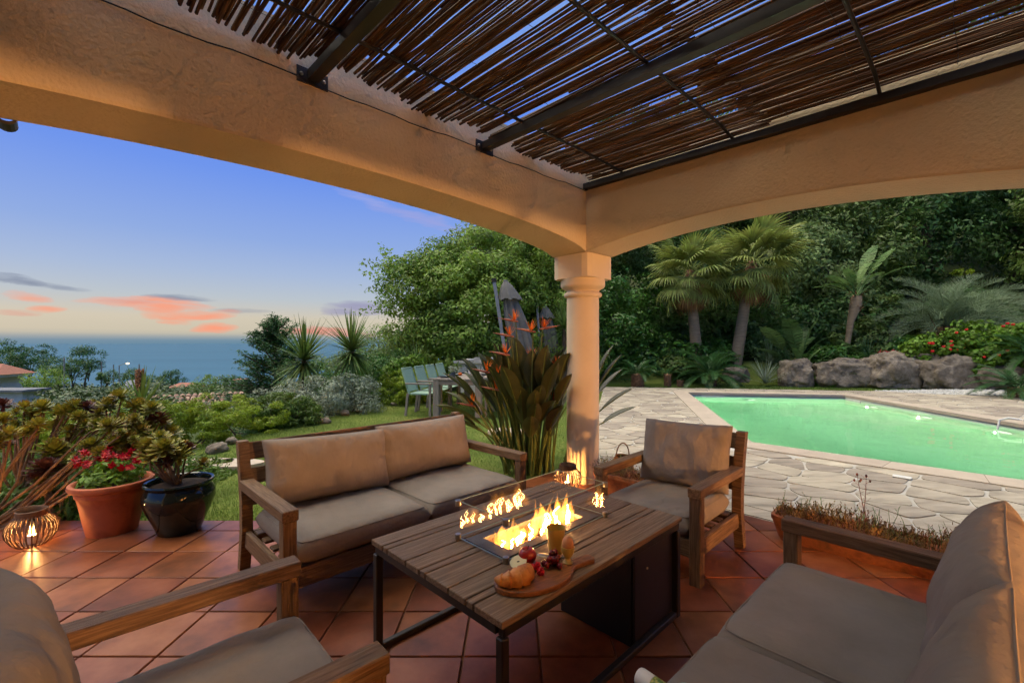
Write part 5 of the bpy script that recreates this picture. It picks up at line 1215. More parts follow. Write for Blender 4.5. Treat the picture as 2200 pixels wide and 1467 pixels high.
    for k,(px,py,l) in enumerate(((440,993,'stepping stone in the lawn nearer the hedge'),(505,995,'stepping stone in the lawn behind the sofa post'),(1085,925,'stepping stone seen beside the strelitzia'),(1300,836,'pale stepping stone at the far end of the paving'))):
        p = on(px,py); q = [(.30*math.cos(a)*(1+.12*math.sin(3*a+k)),.2*math.sin(a)*(1+.1*math.cos(2*a+k))) for a in np.linspace(0,6.283,18)[:-1]]
        tag(MB().prism(q, -.06, .012).obj('stepping_stone', M_['coping'], None, (p.x,p.y,0)), l, 'stepping stone', 'stepping stones in the lawn')
build_garden_left()

# ------------------------------------------------------------------ strelitzia by the column
def build_strelitzia():
    base = Vector((.17,5.02,-.02)); t = thing('bird_of_paradise', 'dense strelitzia clump with orange flowers beside the column', 'strelitzia', base); rr = random.Random(17)
    def leaf(b, az, lean, L, bl, w, curl):
        mb = MB(); st = MB(); p = Vector(b); el = math.pi/2-lean*.35; k = 12; pts = [p.copy()]
        for i in range(k):
            el -= lean*.65/k*(.4+1.2*i/k); p = p+Vector((math.cos(az)*math.cos(el),math.sin(az)*math.cos(el),math.sin(el)))*(L/k); pts.append(p.copy())
        d = (pts[-1]-pts[-2]).normalized(); s = Vector((-math.sin(az),math.cos(az),0)); up = s.cross(d)*-1; n = 10; V = []
        q0 = pts[-1].copy(); mids = []
        for i in range(n+1):
            q = i/n; ww = w/2*math.sin(math.pi*min(1,.07+.93*q))**.75*(1.0 if q < .95 else .35); el2 = curl*q/n
            mids.append(q0.copy()); fold = .40*ww
            V += [q0-s*ww+up*fold, q0-s*ww*.5+up*fold*.3, q0, q0+s*ww*.5+up*fold*.3, q0+s*ww+up*fold]; d = (d+Vector((math.cos(az)*.3,math.sin(az)*.3,-1))*el2).normalized(); up = s.cross(d)*-1; q0 = q0+d*(bl/n)
        mb.add(V, [(i*5+j,i*5+j+1,(i+1)*5+j+1,(i+1)*5+j) for i in range(n) for j in range(4)])
        o = mb.obj('leaf', M_['strel'], t, smooth=True); st.tube(pts+[m_ for m_ in mids[1:-1]], [.013]*4+[.010]*5+[.008]*4+[.006]*(n-1), 6, False); st.obj('leaf_stalk', M_['stalk'], o, smooth=True)
    for i in range(92):
        az = rr.uniform(0,6.283); r0 = rr.uniform(0,.24); lean = rr.uniform(.08,.72)+(.25 if i%6 == 0 else 0); L = rr.uniform(.65,1.10)*(1-.18*lean)
        if abs(math.atan2(math.sin(az-.0),math.cos(az-.0))) < .75: lean *= .35
        leaf((r0*math.cos(az)*1.3,r0*math.sin(az)*.8,0), az, lean, L, rr.uniform(.36,.54), rr.uniform(.14,.215), rr.uniform(.1,1.6))
    for az,lean,L in ((2.9,1.0,.80),(3.3,1.15,.66),(3.05,.85,.95),(2.6,.8,.9),(3.6,1.05,.75),(.35,.62,1.02),(.2,.75,.92),(.1,.5,1.12),(.45,.85,.85)): leaf((.15*math.cos(az),.1*math.sin(az)+(.22 if math.cos(az) > 0 else 0),0), az, lean, L, .46, .15, .5)
    for az,lean,L,bx in ((.0,.95,.80,.42),(.12,.75,.90,.40),(-.05,.60,1.0,.45),(.2,1.15,.66,.48),(.05,.45,1.05,.5)): leaf((bx,.30,0), az, lean, L, .46, .13, .4)
    def flower(px, py, face, s=1.0, y=4.9):
        p = at(px,py,y)-base; st = MB(); b = Vector((p.x*.35,p.y*.3,0)); st.tube([b,b.lerp(p,.55)+Vector((0,0,.06)),p-Vector((0,0,.0))],[.011,.009,.007],6); o = st.obj('flower_stalk', M_['stalk'], t, smooth=True)
        d = Vector((math.cos(face),math.sin(face)*.3,.18)).normalized(); br = MB(); br.tube([p-d*.03,p+d*.03,p+d*.11,p+d*.20],[.008,.014,.010,.001],7); br.obj('bract', M_['bract'], o, smooth=True)
        pm = MB()
        for k in range(13):
            a = rr.uniform(-.85,.95); dd = (Vector((0,0,1))*1.0+Vector((-d.x,0,0))*math.tan(a)*.7+Vector((0,rr.uniform(-.5,.5),0))).normalized(); sword(pm, p+d*.02, dd, .135*s*rr.uniform(.7,1.1), .018, .05, 3)
        pm.obj('petals', M_['orange'], o)
    for px,py,f in ((1108,690,3.1),(1098,722,3.1),(1090,762,2.9),(1165,706,.1),(1145,712,2.9),(1050,800,2.6),(1066,808,.3),(1070,838,2.7),(1018,872,3.1),(1192,788,.4),(1188,862,1.4),(1145,770,2.2)): flower(px, py, f, 1.0, rr.uniform(4.7,4.95))
build_strelitzia()

# ------------------------------------------------------------------ aeoniums and potted flowers
def rosette_mesh(n, R0, seed, dome=.9):
    rr = random.Random(seed); mb = MB()
    for i in range(n):
        q = i/n; a = i*2.39996; el = 1.40*(1-q)-.60*q*q; L = R0*(.45+.55*q**.7)*rr.uniform(.88,1.1); w = L*.30+R0*.02; d = Vector((math.cos(a)*math.cos(el),math.sin(a)*math.cos(el),math.sin(el)*dome+.05)); s = Vector((-math.sin(a),math.cos(a),0)); o = Vector((0,0,R0*.22*(1-q))); up = s.cross(d)*-1
        mb.add([o-s*w*.18, o+s*w*.18, o+d*L*.62+s*w*.5+up*L*.05, o+d*L*.88+s*w*.42+up*L*.09, o+d*L+up*L*.12, o+d*L*.88-s*w*.42+up*L*.09, o+d*L*.62-s*w*.5+up*L*.05, o+d*L*.6], [(0,1,2,7),(0,7,6),(7,2,3,4),(7,4,5,6)])
    return mb.mesh('rosette')
ROS = [rosette_mesh(62,.105,1), rosette_mesh(54,.095,2), rosette_mesh(70,.11,3,1.0)]; ROP = [rosette_mesh(60,.10,4), rosette_mesh(66,.105,5,.7)]
for m_ in ROS: m_.materials.append(M_['aeon'])
for m_ in ROP: m_.materials.append(M_['aeon_p'])
def aeonium(label, base, tips, seed):
    b = Vector(base); t = thing('aeonium', label, 'aeonium', b, 0, 'branching aeoniums at the lawn edge'); rr = random.Random(seed)
    more = []
    for (px,py,Y,s,purple) in tips:
        more.append((px,py,Y,s*.86,purple))
        for k in range(2 if b.z < .2 else 1): more.append((px+rr.uniform(-34,34),py+rr.uniform(-6,34),Y+rr.uniform(-.1,.3),s*rr.uniform(.5,.75),rr.random() < .12))
    for (px,py,Y,s,purple) in more:
        p = at(px,py,Y)-b; mid = p*.5+Vector((rr.uniform(-.06,.06),rr.uniform(-.06,.06),-.12*p.length*rr.uniform(.2,1))); e = p-Vector((0,0,.03)); st = Vector((rr.uniform(-.08,.08),rr.uniform(-.06,.06),-.03)) if b.z < .2 else Vector((rr.uniform(-.01,.01),rr.uniform(-.01,.01),-.02))
        MB().tube([st,st.lerp(mid,.55)+Vector((rr.uniform(-.02,.02),0,-.015)),mid,mid.lerp(e,.55)+Vector((0,0,.01)),e],[.013,.012,.010,.0085,.008] if b.z < .2 else [.010,.008,.007,.006,.006],7).obj('stem', M_['aeonstem'], t, smooth=True)
        k = s*rr.uniform(.9,1.1); link('rosette', rr.choice(ROP if purple and rr.random() < .6 else ROS), None, t, p, (rr.uniform(-.5,.2),rr.uniform(-.35,.35),rr.uniform(0,6.28)), (k,k,k))
def Z(x, y): return (x*.2455, 820+y*.2455)
aeonium('sprawling aeonium with long bare stems leaning over the near lantern', (-4.05,3.42,-.02), [(*Z(90,470),3.3,1.2,0),(*Z(965,395),3.62,1.15,0),(*Z(860,385),3.7,1.0,0),(*Z(820,560),3.6,1.1,0),(*Z(860,620),3.5,.9,0),(*Z(20,345),3.4,1.0,1),(*Z(330,380),3.5,1.15,0),(*Z(-60,520),3.3,1.1,0)], 1)
aeonium('tall aeonium with yellow-green rosettes above the near lantern', (-4.35,4.0,-.03), [(*Z(210,235),3.95,1.15,0),(*Z(365,240),4.0,1.1,1),(*Z(30,215),3.9,1.1,1),(*Z(560,265),4.0,1.15,0),(*Z(640,215),4.05,1.1,0),(*Z(760,235),4.1,1.2,1),(*Z(690,315),3.95,1.0,0),(*Z(460,600),3.8,1.75,0),(*Z(120,400),3.9,1.1,0)], 2)
aeonium('bushy aeonium with bronze rosettes behind the terracotta pot', (-3.75,4.1,-.03), [(*Z(930,215),4.2,1.25,0),(*Z(1060,140),4.25,1.35,1),(*Z(1180,215),4.25,1.25,0),(*Z(1050,385),4.0,1.1,0),(*Z(1170,335),4.1,1.2,0),(*Z(1110,495),4.0,1.15,0),(*Z(1180,590),4.0,1.2,0),(*Z(1000,550),3.9,1.15,0),(*Z(1390,335),4.3,1.5,1),(*Z(1300,240),4.35,1.3,0),(*Z(1230,430),4.1,1.2,0)], 3)
aeonium('dark purple aeonium low behind the near lantern', (-3.65,3.66,-.03), [(*Z(400,770),3.62,1.6,1),(*Z(330,850),3.6,1.0,1),(*Z(600,700),3.75,1.0,0)], 4)
aeonium('aeonium in the black glazed pot with a short forked stem', (-2.53,3.40,.37), [(*Z(1400,500),3.4,1.15,0),(*Z(1300,560),3.38,1.1,0),(*Z(1500,560),3.42,1.15,0),(*Z(1430,600),3.3,1.1,0),(*Z(1340,660),3.32,1.0,0),(*Z(1560,650),3.4,1.05,0),(*Z(1640,600),3.5,1.0,1),(*Z(1440,710),3.3,.8,1),(*Z(1260,640),3.4,.9,0)], 5)
def undergrowth():
    rng = np.random.default_rng(14); n = 15000; x = rng.uniform(-6.4,-3.1,n); y = rng.uniform(3.62,5.4,n); z = ground(x,y)+rng.random(n)**2*.26*np.clip((-3.1-x)/1.0,0,1)
    P = np.stack([x,y,z],-1); V,F = leafcloud(rng, P, rng.normal(size=P.shape)*.6+np.array([0,-.3,.6]), .11, .22, -.6); o = link('undergrowth', rawmesh('undergrowth',V,F), M_['juniper_d']); tag(o, 'low green ground cover under the aeoniums', 'ground cover', kind='stuff')
    t = thing('red_flowers', 'crimson flowering plant in the terracotta pot', 'flowers', (-3.0,3.40,.35)); n = 480; a = rng.uniform(0,6.28,n); r_ = .19*rng.random(n)**.5; P = np.stack([r_*np.cos(a),r_*np.sin(a),.02+.17*rng.random(n)*(1-(r_/.24)**2)],-1)
    V,F = leafcloud(rng, P, P*3+np.array([0,0,.3])+rng.normal(size=P.shape)*.4, .06, .4, -.3); link('foliage', rawmesh('foliage',V,F), M_['geran'], t); r = random.Random(8)
    for i in range(30):
        a = r.uniform(0,6.28); d = .21*math.sqrt(r.random()); fm = MB()
        for k in range(9): b = k*2*math.pi/5; sword(fm, (0,0,.004*k), (math.cos(b),math.sin(b),.35+.08*k), .036, .032, .08, 2)
        fm.obj('flower', M_['red'], t, (d*math.cos(a),d*math.sin(a)*.9-.02,.10+.13*r.random()), (r.uniform(.2,.9),r.uniform(-.5,.5),r.uniform(0,6)))
undergrowth()
# ------------------------------------------------------------------ dining table under the oak
def build_dining():
    ax = math.radians(-10); o = Vector((-.92,9.95,-.03)); W, L, HT = .98, 2.30, .745
    t = thing('dining_table', 'grey weathered wooden dining table on the lawn', 'table', o, ax); K = M_['greywood']
    for k in range(6): x = -W/2+W/6*(k+.5); board('plank', K, t, (x,-L/2,HT-.018), (x,L/2,HT-.018), W/6-.006, .036)
    for s in (-1,1):
        board('apron', K, t, (s*(W/2-.03),-L/2+.12,HT-.08), (s*(W/2-.03),L/2-.12,HT-.08), .03, .085)
        board('end_apron', K, t, (-W/2+.12,s*(L/2-.03),HT-.08), (W/2-.12,s*(L/2-.03),HT-.08), .03, .085)
        for q in (-1,1): board('leg', K, t, (s*(W/2-.065),q*(L/2-.065),0), (s*(W/2-.065),q*(L/2-.065),HT-.037), .12, .12, (0,1,0))
    R3 = Matrix.Rotation(ax, 4, 'Z'); w = lambda x,y,z: o+(R3 @ Vector((x,y,0)))+Vector((0,0,z))
    def chair(label, p, rz):
        c = thing('dining_chair', label, 'chair', p, rz, 'mint sling chairs at the dining table')
        for s in (-1,1):
            board('leg', K, c, (s*.26,-.24,0), (s*.26,-.24,.62), .045, .045, (0,1,0)); board('rear_leg', K, c, (s*.26,.27,0), (s*.26,.22,.44), .045, .045, (0,1,0))
            board('armrest', K, c, (s*.265,-.28,.635), (s*.265,.27,.635), .055, .03); board('back_post', M_['mint'], c, (s*.235,.20,.42), (s*.235,.36,.93), .03, .03, (0,1,0))
        board('seat', M_['mint'], c, (-.24,-.02,.43), (.24,-.02,.43), .46, .03); b = board('backrest', M_['mint'], c, (-.225,.288,.69), (.225,.288,.69), .012, .46, (0,.30,1)); board('top_rail', M_['mint'], c, (-.24,.362,.93), (.24,.362,.93), .03, .03)
    for k, lab in enumerate(('mint sling chair nearest the terrace on the hedge side of the dining table','second mint chair from the terrace on the hedge side','third mint chair from the terrace on the hedge side','farthest mint chair on the hedge side of the dining table')):
        chair(lab, w(-W/2-.30,-.86+.66*k,0), ax+math.pi/2)
    for k, lab in enumerate(('mint sling chair half hidden by the strelitzia, nearest the terrace','mint sling chair half hidden by the strelitzia, middle of its side','mint sling chair hidden behind the strelitzia, farthest from the terrace')):
        chair(lab, w(W/2+.30,-.75+.75*k,0), ax-math.pi/2)
    # round-backed chair at the head
    c = thing('round_back_chair', 'dark round-backed wire chair at the far end of the dining table', 'chair', w(.02,L/2+.35,0), ax)
    for s in (-1,1):
        for q in (-.2,.2): MB().tube([(s*.2,q,0),(s*.18,q*.8,.44)],.012,6).obj('leg', M_['steel'], c)
    MB().lathe([(0,.43),(.24,.43),(.25,.45),(0,.46)],20).obj('seat', M_['steel'], c)
    m = MB(); m.tube([(.27*math.cos(a),.24,.78+.27*math.sin(a)) for a in np.linspace(0,6.283,25)], .012, 6)
    for k in range(-5,6): x = k*.045; h = math.sqrt(max(0,.27**2-x*x)); m.tube([(x,.24,.78-h),(x,.24,.78+h)],.006,5)
    m.obj('backrest', M_['canvas'], c)
    # table setting
    def hurricane(label, p, s):
        h = thing('hurricane_lamp', label, 'candle lamp', p, 0, 'glass candle lamps on the dining table')
        MB().lathe([(.045*s,0),(.06*s,.01),(.06*s,.26*s),(.056*s,.26*s),(.056*s,.012),(0,.01)],18).obj('glass', M_['glass'], h, smooth=True); MB().lathe([(0,.012),(.03*s,.012),(.03*s,.13*s),(0,.13*s)],14).obj('candle', M_['plastic'], h)
        MB().lathe([(0,.135*s),(.008,.15*s),(.006,.165*s),(0,.185*s)],8).obj('flame', M_['bulb'], h); MB().lathe([(.058*s,.262*s),(.075*s,.262*s),(.075*s,.285*s),(.058*s,.285*s)],18).obj('rim', M_['plastic'], h); light('candle_light','POINT',(0,0,.16*s),.9,(1,.62,.28),.015,h)
    hurricane('tall glass candle lamp in the middle of the dining table', w(-.12,.25,HT), 1.2); hurricane('glass candle lamp toward the far end of the dining table', w(.22,.85,HT), 1.25)
    plate = lambda p, lab: tag(MB().lathe([(0,0),(.09,0),(.14,.028),(.138,.032),(.085,.006),(0,.006)],24).obj('plate', M_['dark_dish'], None, p, smooth=True), lab, 'plate', 'dark plates on the dining table')
    for k in range(4): plate(w(-W/2+.17,-.84+.64*k,HT+.001), 'dark bowl plate in front of the %s mint chair of the hedge side' % ('first','second','third','fourth')[k])
    for k in range(3): plate(w(W/2-.17,-.75+.75*k,HT+.001), 'dark bowl plate on the strelitzia side, %s from the terrace' % ('first','second','third')[k])
    for k,(x,y) in enumerate(((-.2,-.55),(-.22,.02),(-.2,.62),(.1,-.1),(.18,.45),(.05,.7))):
        tag(MB().lathe([(0,0),(.032,0),(.033,.004),(.006,.008),(.005,.08),(.03,.11),(.036,.15),(.032,.19),(.03,.19),(.034,.15),(.028,.112),(0,.09)],16).obj('wine_glass', M_['glass'], None, w(x,y,HT+.001), smooth=True), ['stemmed glass by the first plate of the hedge side','stemmed glass by the second plate of the hedge side','stemmed glass by the fourth plate of the hedge side','stemmed glass near the middle candle lamp','stemmed glass between the two candle lamps','stemmed glass beside the far candle lamp'][k], 'glass', 'glasses on the dining table')
    v = thing('flower_vase', 'small vase of white flowers on the near end of the dining table', 'vase', w(-.18,-.80,HT+.001)); MB().lathe([(0,0),(.045,0),(.05,.05),(.035,.10),(.03,.10),(.044,.05),(0,.01)],16).obj('vessel', M_['dark_dish'], v, smooth=True)
    rng = np.random.default_rng(2); P = rng.normal(size=(160,3))*np.array([.04,.04,.03])+np.array([0,0,.17]); V,F = leafcloud(rng,P,rng.normal(size=P.shape),.035,.8); link('flowers', rawmesh('flowers',V,F), M_['silver'], v); MB().tube([(0,0,.06),(.01,0,.16)],.006,5).obj('stems', M_['stalk'], v)
    lo = MB().lathe([(0,0),(.03,.005),(.045,.03),(.035,.06),(0,.07)],14).obj('orange_fruit', M_['orange'], None, w(-.2,-.25,HT+.001), smooth=True); tag(lo, 'small orange on the dining table between the plates', 'fruit')
    # pale stone counter behind
    cb = thing('stone_counter', 'pale stone outdoor counter behind the dining table', 'counter', (-.55,13.6,-.04), -.1)
    MB().box(-1.1,1.3,-.3,.3,0,.86).obj('base', M_['counter'], cb); MB().box(-1.2,1.4,-.36,.36,.86,.93).obj('worktop', M_['counter'], cb); MB().box(-.62,-.02,-.25,.28,.93,1.03).obj('hood_slab', M_['counter'], cb)
build_dining()

def parasol(label, base, lean, hgt, s):
    t = thing('closed_parasol', label, 'parasol', base, 0, 'closed cantilever parasols')
    MB().box(-.45,.45,-.45,.45,0,.06).obj('base_plate', M_['steel'], t)
    p0 = Vector((-.16*s,0,.05)); p1 = Vector((lean-.16*s,0,hgt))
    MB().bar(p0, p1, .085*s, .11*s, (0,1,0)).obj('mast', M_['alu'], t); MB().bar(p1, p1+Vector((-.01,0,.09)), .13*s, .14*s, (0,1,0)).obj('mast_cap', M_['steel'], t)
    top = Vector((lean+.12*s,0,hgt+.06)); bot = Vector((.26*s,0,.75)); n = 30; V = []; rings = 22
    for i in range(rings):
        q = i/(rings-1); c = top.lerp(bot,q); r = (.05+.17*min(1,q*2.2)**.8+.05*q)*s*(1-.45*max(0,q-.82)/.18)
        for j in range(n): a = 2*math.pi*j/n; rr = r*(1+.20*math.cos(a*8+q*1.2)*min(1,q*4)); V.append((c.x+rr*math.cos(a),c.y+rr*math.sin(a),c.z))
    m = MB(); m.add(V,[(i*n+j,i*n+(j+1)%n,(i+1)*n+(j+1)%n,(i+1)*n+j) for i in range(rings-1) for j in range(n)]+[tuple(range(n-1,-1,-1)),tuple((rings-1)*n+j for j in range(n))]); m.obj('canopy', M_['canvas'], t, smooth=True)
    V = []; 
    for i in range(6):
        q = i/5; c = top.lerp(bot,.02+q*.20); r = (.06+.23*q**.7)*s
        for j in range(n): a = 2*math.pi*j/n; rr = r*(1+.14*math.cos(a*8)*q); V.append((c.x+rr*math.cos(a),c.y+rr*math.sin(a),c.z-(.03*math.cos(a*8) if i == 5 else 0)))
    m = MB(); m.add(V,[(i*n+j,i*n+(j+1)%n,(i+1)*n+(j+1)%n,(i+1)*n+j) for i in range(5) for j in range(n)]+[tuple(range(n-1,-1,-1))]); m.obj('vent_cap', M_['canvas'], t, smooth=True)
    return t
parasol('closed grey cantilever parasol with its mast leaning, nearer the dining table', (.10,11.6,-.04), -.45, 3.0, 1.0)
parasol('smaller closed grey parasol farther behind the strelitzia', (1.05,14.6,-.04), -.18, 2.62, .85)

# ------------------------------------------------------------------ pool-side float
def pool_float():
    t = thing('pool_hose_float', 'white pool cleaner float with a bent tube on the far pool edge', 'pool float', (8.66,7.75,.015))
    MB().tube([(.22,.15,.06),(.15,-.05,.07),(.1,-.22,.06)],[.04,.055,.04],10).obj('body', M_['plastic'], t, smooth=True); MB().tube([(.15,.15,.06),(.02,.24,.08),(-.10,.28,.04),(-.13,.29,-.14)],[.018,.018,.018,.016],8).obj('tube', M_['plastic'], t, smooth=True)
    o = MB().ball((0,0,0),.06,10,7,(1,1.3,.6)).obj('pool_toy', M_['pink'], None, (8.55,7.45,-.13), smooth=True); tag(o, 'small pink pool toy floating below the white float', 'pool toy')
    o = board('skimmer_lid', M_['plastic'], None, on(1938,1024,.014)-Vector((.055,-.055,0)), on(1938,1024,.014)+Vector((.055,-.055,0)), .09, .012); tag(o, 'white rectangular lid set in the paving by the pool', 'lid')
pool_float()

# ------------------------------------------------------------------ valley: houses, poles, trees, scrub
def build_valley():
    rng = np.random.default_rng(77)
    # scrub: a mass nobody could count
    n = 900; V0 = []; P = []; Nn = []; S_ = []
    for i in range(n):
        px = rng.uniform(-260,820); d = 17+205*rng.random()**1.7; Y = d; X = (px-1105)/FPX*Y
        if abs(px-283) < 30 and 55 < Y < 120: continue
        if px < 75 and 26 < Y < 47 : continue
        if px < 40 and 47 <= Y < 78: continue
        if 360 < px < 475 and 15 < Y < 27: continue
        if 500 < px < 575 and Y < 30: continue
        z = gz(X,Y); r = rng.uniform(.5,1.25)*(1+d/75); cap = H-(806+18*rng.random()+(0 if px < 330 else 16)-738)/FPX*Y
        if px < 235 and Y > 85: cap = H+4
        k = int(60+3000/ (10+d*.5)); c = rng.normal(size=(k,3)); c /= np.linalg.norm(c,axis=1,keepdims=True); c[:,2] = np.abs(c[:,2])
        q = np.array([X,Y,z])+c*np.array([r*1.2,r*1.2,r*1.0])*(.75+.3*rng.random((k,1)))
        if px < 85 and Y < 36: cap = min(cap, H-(872-738)/FPX*Y)
        if q[:,2].max() > cap: q[:,2] -= q[:,2].max()-cap
        P.append(q); Nn.append(c+np.array([0,0,.4])+rng.normal(size=c.shape)*.5); S_.append(np.full(k,.10+d*.0055))
    P = np.concatenate(P); Nn = np.concatenate(Nn); S_ = np.concatenate(S_); V,F = leafcloud(rng,P,Nn,S_,.6); o = link('scrub_woodland', rawmesh('scrub',V,F), M_['scrub']); tag(o, 'green scrub and bushes covering the slope down to the sea', 'scrub', kind='stuff')
    def vt(label, px, ytop, ybot, w, Y, kind, m, seed, name='valley_tree', cat='tree'):
        b = at(px,ybot,Y); top = at(px,ytop,Y); h = top.z-b.z; W = w/FPX*Y/2; g = gz(b.x,b.y); base = (b.x,b.y,min(g,b.z-.5))
        if kind == 'cone': mains = [(b.x,b.y,b.z+h*.3,W,W,h*.32),(b.x,b.y,b.z+h*.6,W*.65,W*.65,h*.28),(b.x,b.y,b.z+h*.85,W*.3,W*.3,h*.15)]
        elif kind == 'flat': mains = [(b.x,b.y,b.z+h*.70,W,W,h*.26),(b.x+W*.3,b.y,b.z+h*.4,W*.6,W*.6,h*.22),(b.x-W*.3,b.y,b.z+h*.85,W*.6,W*.6,h*.15)]
        else: mains = [(b.x,b.y,b.z+h*.5,W,W,h*.5),(b.x-W*.4,b.y,b.z+h*.35,W*.6,W*.6,h*.35)]
        tree(name, label, cat, base, mains, seed, 60, W*.16, W*.34, 2600, .035*W+.11*W/3+.02*Y/20, m, .5, .02*Y/10, None, 0, .2)
    D, C2 = M_['dark'], M_['conifer']
    vt('dark pointed conifer at the left edge of the hill', 22, 724, 790, 42, 118, 'cone', C2, 201); vt('broad dark tree left of the hill conifers', -8, 735, 800, 70, 110, 'round', D, 202)
    vt('dark conifer beside the pointed one on the hill', 46, 738, 790, 34, 120, 'cone', C2, 203); vt('second dark tree on the left hill', 68, 748, 800, 50, 115, 'round', C2, 204)
    vt('separate dark conifer right of the hill group', 98, 738, 790, 34, 125, 'round', C2, 205); vt('umbrella-shaped pine standing against the sea', 190, 744, 805, 56, 95, 'flat', C2, 206)
    vt('rounded dark tree between the hill conifers and the umbrella pine', 130, 765, 808, 60, 105, 'round', D, 207); vt('dark tree under the umbrella pine', 160, 772, 812, 60, 92, 'round', D, 208)
    vt('bright green round tree above the white building', 100, 795, 835, 70, 60, 'round', M_['oak'], 209); vt('small dark tree beside the road lamp', 232, 795, 822, 34, 90, 'round', D, 210)
    vt('dark round tree at the road end', 288, 793, 825, 44, 100, 'round', D, 211); vt('feathery dark tree right of the road', 368, 792, 830, 52, 100, 'cone', C2, 212)
    vt('low dark tree against the sea right of the road', 330, 806, 832, 40, 90, 'round', D, 213); vt('broad dark green bush in front of the tiled roof', 462, 812, 890, 110, 24, 'round', M_['dark2'], 214, 'valley_bush', 'bush')
    vt('small tree by the white wall beyond the bush', 496, 806, 830, 30, 60, 'round', D, 215); vt('small round tree left of the white wall', 440, 805, 850, 44, 36, 'round', M_['oak'], 216)
    # buildings
    t = thing('flat_roof_house', 'white flat-roofed building at the left edge', 'house', (-43.5,38,-2.2)); MB().box(-6,5.7,-3,-1.4,-6,-.10).obj('wall', M_['white'], t); MB().box(-6.5,6.2,-3.5,-1.3,-.10,.06).obj('roof_slab', M_['asphalt'], t)
    t = thing('red_roof_house', 'white house with a red roof and open porch at the left edge', 'house', (-78,70,-4.2))
    MB().box(-6,-.3,-2.5,2.5,-3,1.3).obj('wall', M_['white'], t); MB().box(.9,1.25,-2.6,-2.2,-3,1.0).obj('porch_pillar', M_['white'], t); MB().box(-.3,1.3,-2.55,2.5,.55,.95).obj('porch_beam', M_['white'], t)
    m = MB(); m.add([(-6.6,-3,1.2),(1.6,-3,.95),(1.6,3,.95),(-6.6,3,1.2),(-6.6,0,2.7),(-.6,0,2.5)], [(0,1,5,4),(2,3,4,5),(1,2,5),(0,4,3),(3,2,1,0)]); m.obj('roof', M_['redroof'], t)
    def tiled_roof(label, p, W, D_, rise, rz, seed):
        t = thing('tiled_roof_house', label, 'house', p, rz, None); r = random.Random(seed); MB().box(-W/2+.3,W/2-.3,-D_/2+.3,D_/2-.2,-3.5,-.02).obj('wall', M_['white'], t)
        m = MB(); nx = int(W/.24); ny = int(D_/.36)
        for i in range(nx):
            x = -W/2+(i+.5)*W/nx
            for j in range(ny):
                y0 = -D_/2+D_*j/ny; y1 = y0+D_/ny*1.1; z0 = rise*(j/ny); z1 = rise*((j+1.1)/ny); a = .085+r.uniform(-.006,.006); z0 += .03; dx = r.uniform(-.01,.01); Q = []
                for k in range(5): th = math.pi*k/4; Q.append((x+dx+.105*math.cos(th),a*math.sin(th)))
                m.add([(u,y0,z0+h) for u,h in Q]+[(u,y1,z1+h) for u,h in Q], [(k,k+1,6+k,5+k) for k in range(4)]+[(0,1,2,3,4)])
        o = m.obj('roof_tiles', M_['roof'], t); tag(o, kind='stuff'); m = MB(); m.add([(-W/2,-D_/2,0),(W/2,-D_/2,0),(W/2,D_/2,rise),(-W/2,D_/2,rise)],[(0,1,2,3)]); m.obj('roof_deck', M_['soil'], t)
    tiled_roof('house below with a lichened tiled roof left of the broad bush', (-14.6,20.3,-2.3), 4.2, 5.2, 1.15, .5, 1); tiled_roof('house below with a tiled roof showing right of the broad bush', (-11.2,21.5,-2.6), 3.2, 5.0, 1.2, -.3, 2)
    t = thing('white_wall_house', 'small white walled building beyond the broad bush', 'house', tuple(at(512,838,52))); MB().box(-.5,.5,-1,1,-2,1.15).obj('wall', M_['white'], t); MB().box(-.6,.6,-1.1,1.1,1.15,1.25).obj('roof_slab', M_['redroof'], t)
    t = thing('red_roof_cottage', 'low reddish roof among the trees right of the road', 'house', tuple(at(402,832,80))); MB().box(-1.9,1.9,-2,2,-3,.05).obj('wall', M_['white'], t); m = MB(); m.add([(-2.2,-2.4,0),(2.2,-2.4,0),(2.2,2.4,0),(-2.2,2.4,0),(-1.2,0,.85),(1.2,0,.85)],[(0,1,5,4),(2,3,4,5),(1,2,5),(3,0,4)]); m.obj('roof', M_['redroof'], t)
    # road down to the shore
    L_ = [(268,862,62),(267,838,72),(270,820,90),(288,812,110)]; Rr = [(296,862,62),(295,838,72),(300,820,90),(300,812,110)]
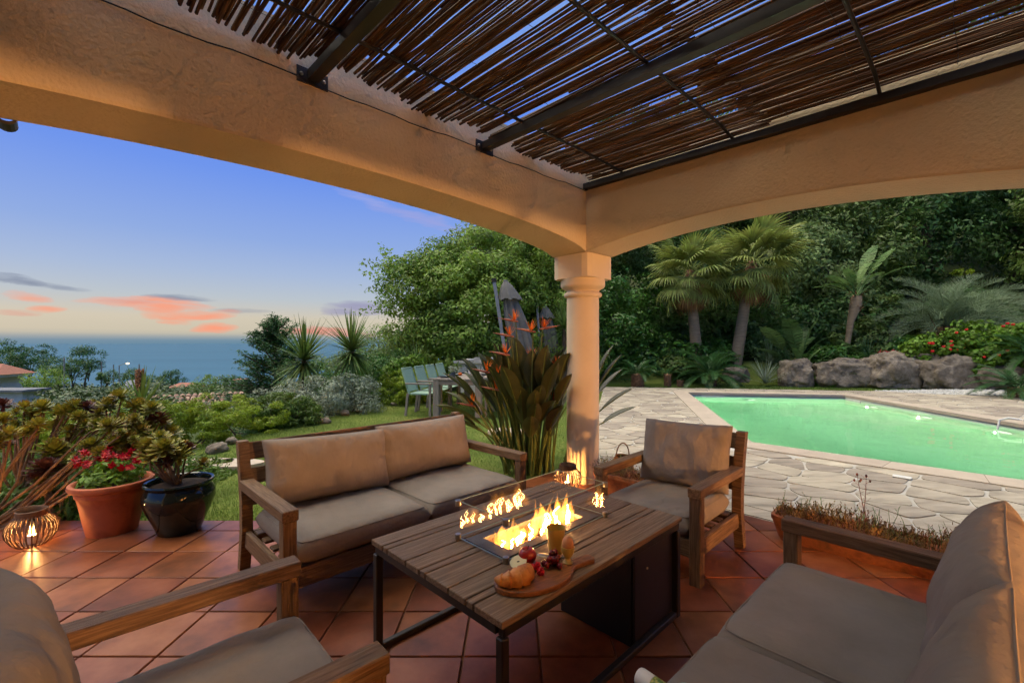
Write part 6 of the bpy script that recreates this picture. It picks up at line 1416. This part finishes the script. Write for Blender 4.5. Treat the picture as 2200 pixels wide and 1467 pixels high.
    m = MB(); m.add([at(*a) for a in L_]+[at(*a) for a in Rr], [(i,i+4,i+5,i+1) for i in range(3)]); m.add([at(*a)-Vector((0,0,2.5)) for a in L_]+[at(*a)-Vector((0,0,2.5)) for a in Rr], [(i,i+4,i+5,i+1) for i in range(3)]); tag(m.obj('road', M_['asphalt']), 'grey road running down toward the sea', kind='structure')
    # poles and lamp
    for px,y0,y1,Y,lab in ((138,768,800,80,'pale utility pole in front of the hill trees'),(218,777,812,95,'thin utility pole right of the umbrella pine'),(244,783,815,95,'thin utility pole left of the street lamp'),(299,782,838,85,'utility pole beside the road')):
        a, b = at(px,y0,Y), at(px,y1,Y); b.z = min(b.z, gz(b.x,b.y)); tag(MB().tube([b,a],[.16,.10],8).obj('utility_pole', M_['pole']), lab, 'pole', 'utility poles in the valley')
    a = at(256,785,95); b = at(256,815,95); b.z = min(b.z, gz(b.x,b.y)); t = thing('street_lamp', 'lit street lamp by the road above the sea', 'street lamp', b); d = a-b
    MB().tube([(0,0,0),d,d+Vector((.9,0,.3)),d+Vector((1.6,0,.45))],[.12,.09,.06,.06],7).obj('post', M_['pole'], t); MB().ball(d+Vector((1.75,0,.42)),.22,8,5,(1.4,1,.6)).obj('lamp_head', emit('street_lamp_glow',(1,.75,.4),9.0), t)
build_valley()

# roof tiles of the house eave poking below the beam
def eave():
    t = thing('eave_tile', 'dark clay eave tiles showing under the beam at the left edge', 'roof tile', (0,0,0))
    o_ = Vector((-.70711,.70711,0)); a_ = Vector((.70711,.70711,0))       # fixed to the outer face of the sea side beam
    for k_, dz in ((-.045,0),(.035,.012)):
        p = Vector((-2.285,1.999,2.392+dz))+a_*k_; m = MB(); Q = [(.034*math.cos(th),-.030*math.sin(th)) for th in np.linspace(0,math.pi,9)]; V = []
        for k in (0,1): V += [p+a_*u+o_*(.11*k-.005)+Vector((0,0,v)) for u,v in Q]+[p+a_*(u*.8)+o_*(.11*k-.005)+Vector((0,0,v*.8+.008)) for u,v in Q[::-1]]
        m.add(V,[(i,(i+1)%18,18+(i+1)%18,18+i) for i in range(18)]+[tuple(range(17,-1,-1)),tuple(range(18,36))]); m.obj('clay_tile', M_['steel'], t)
eave()
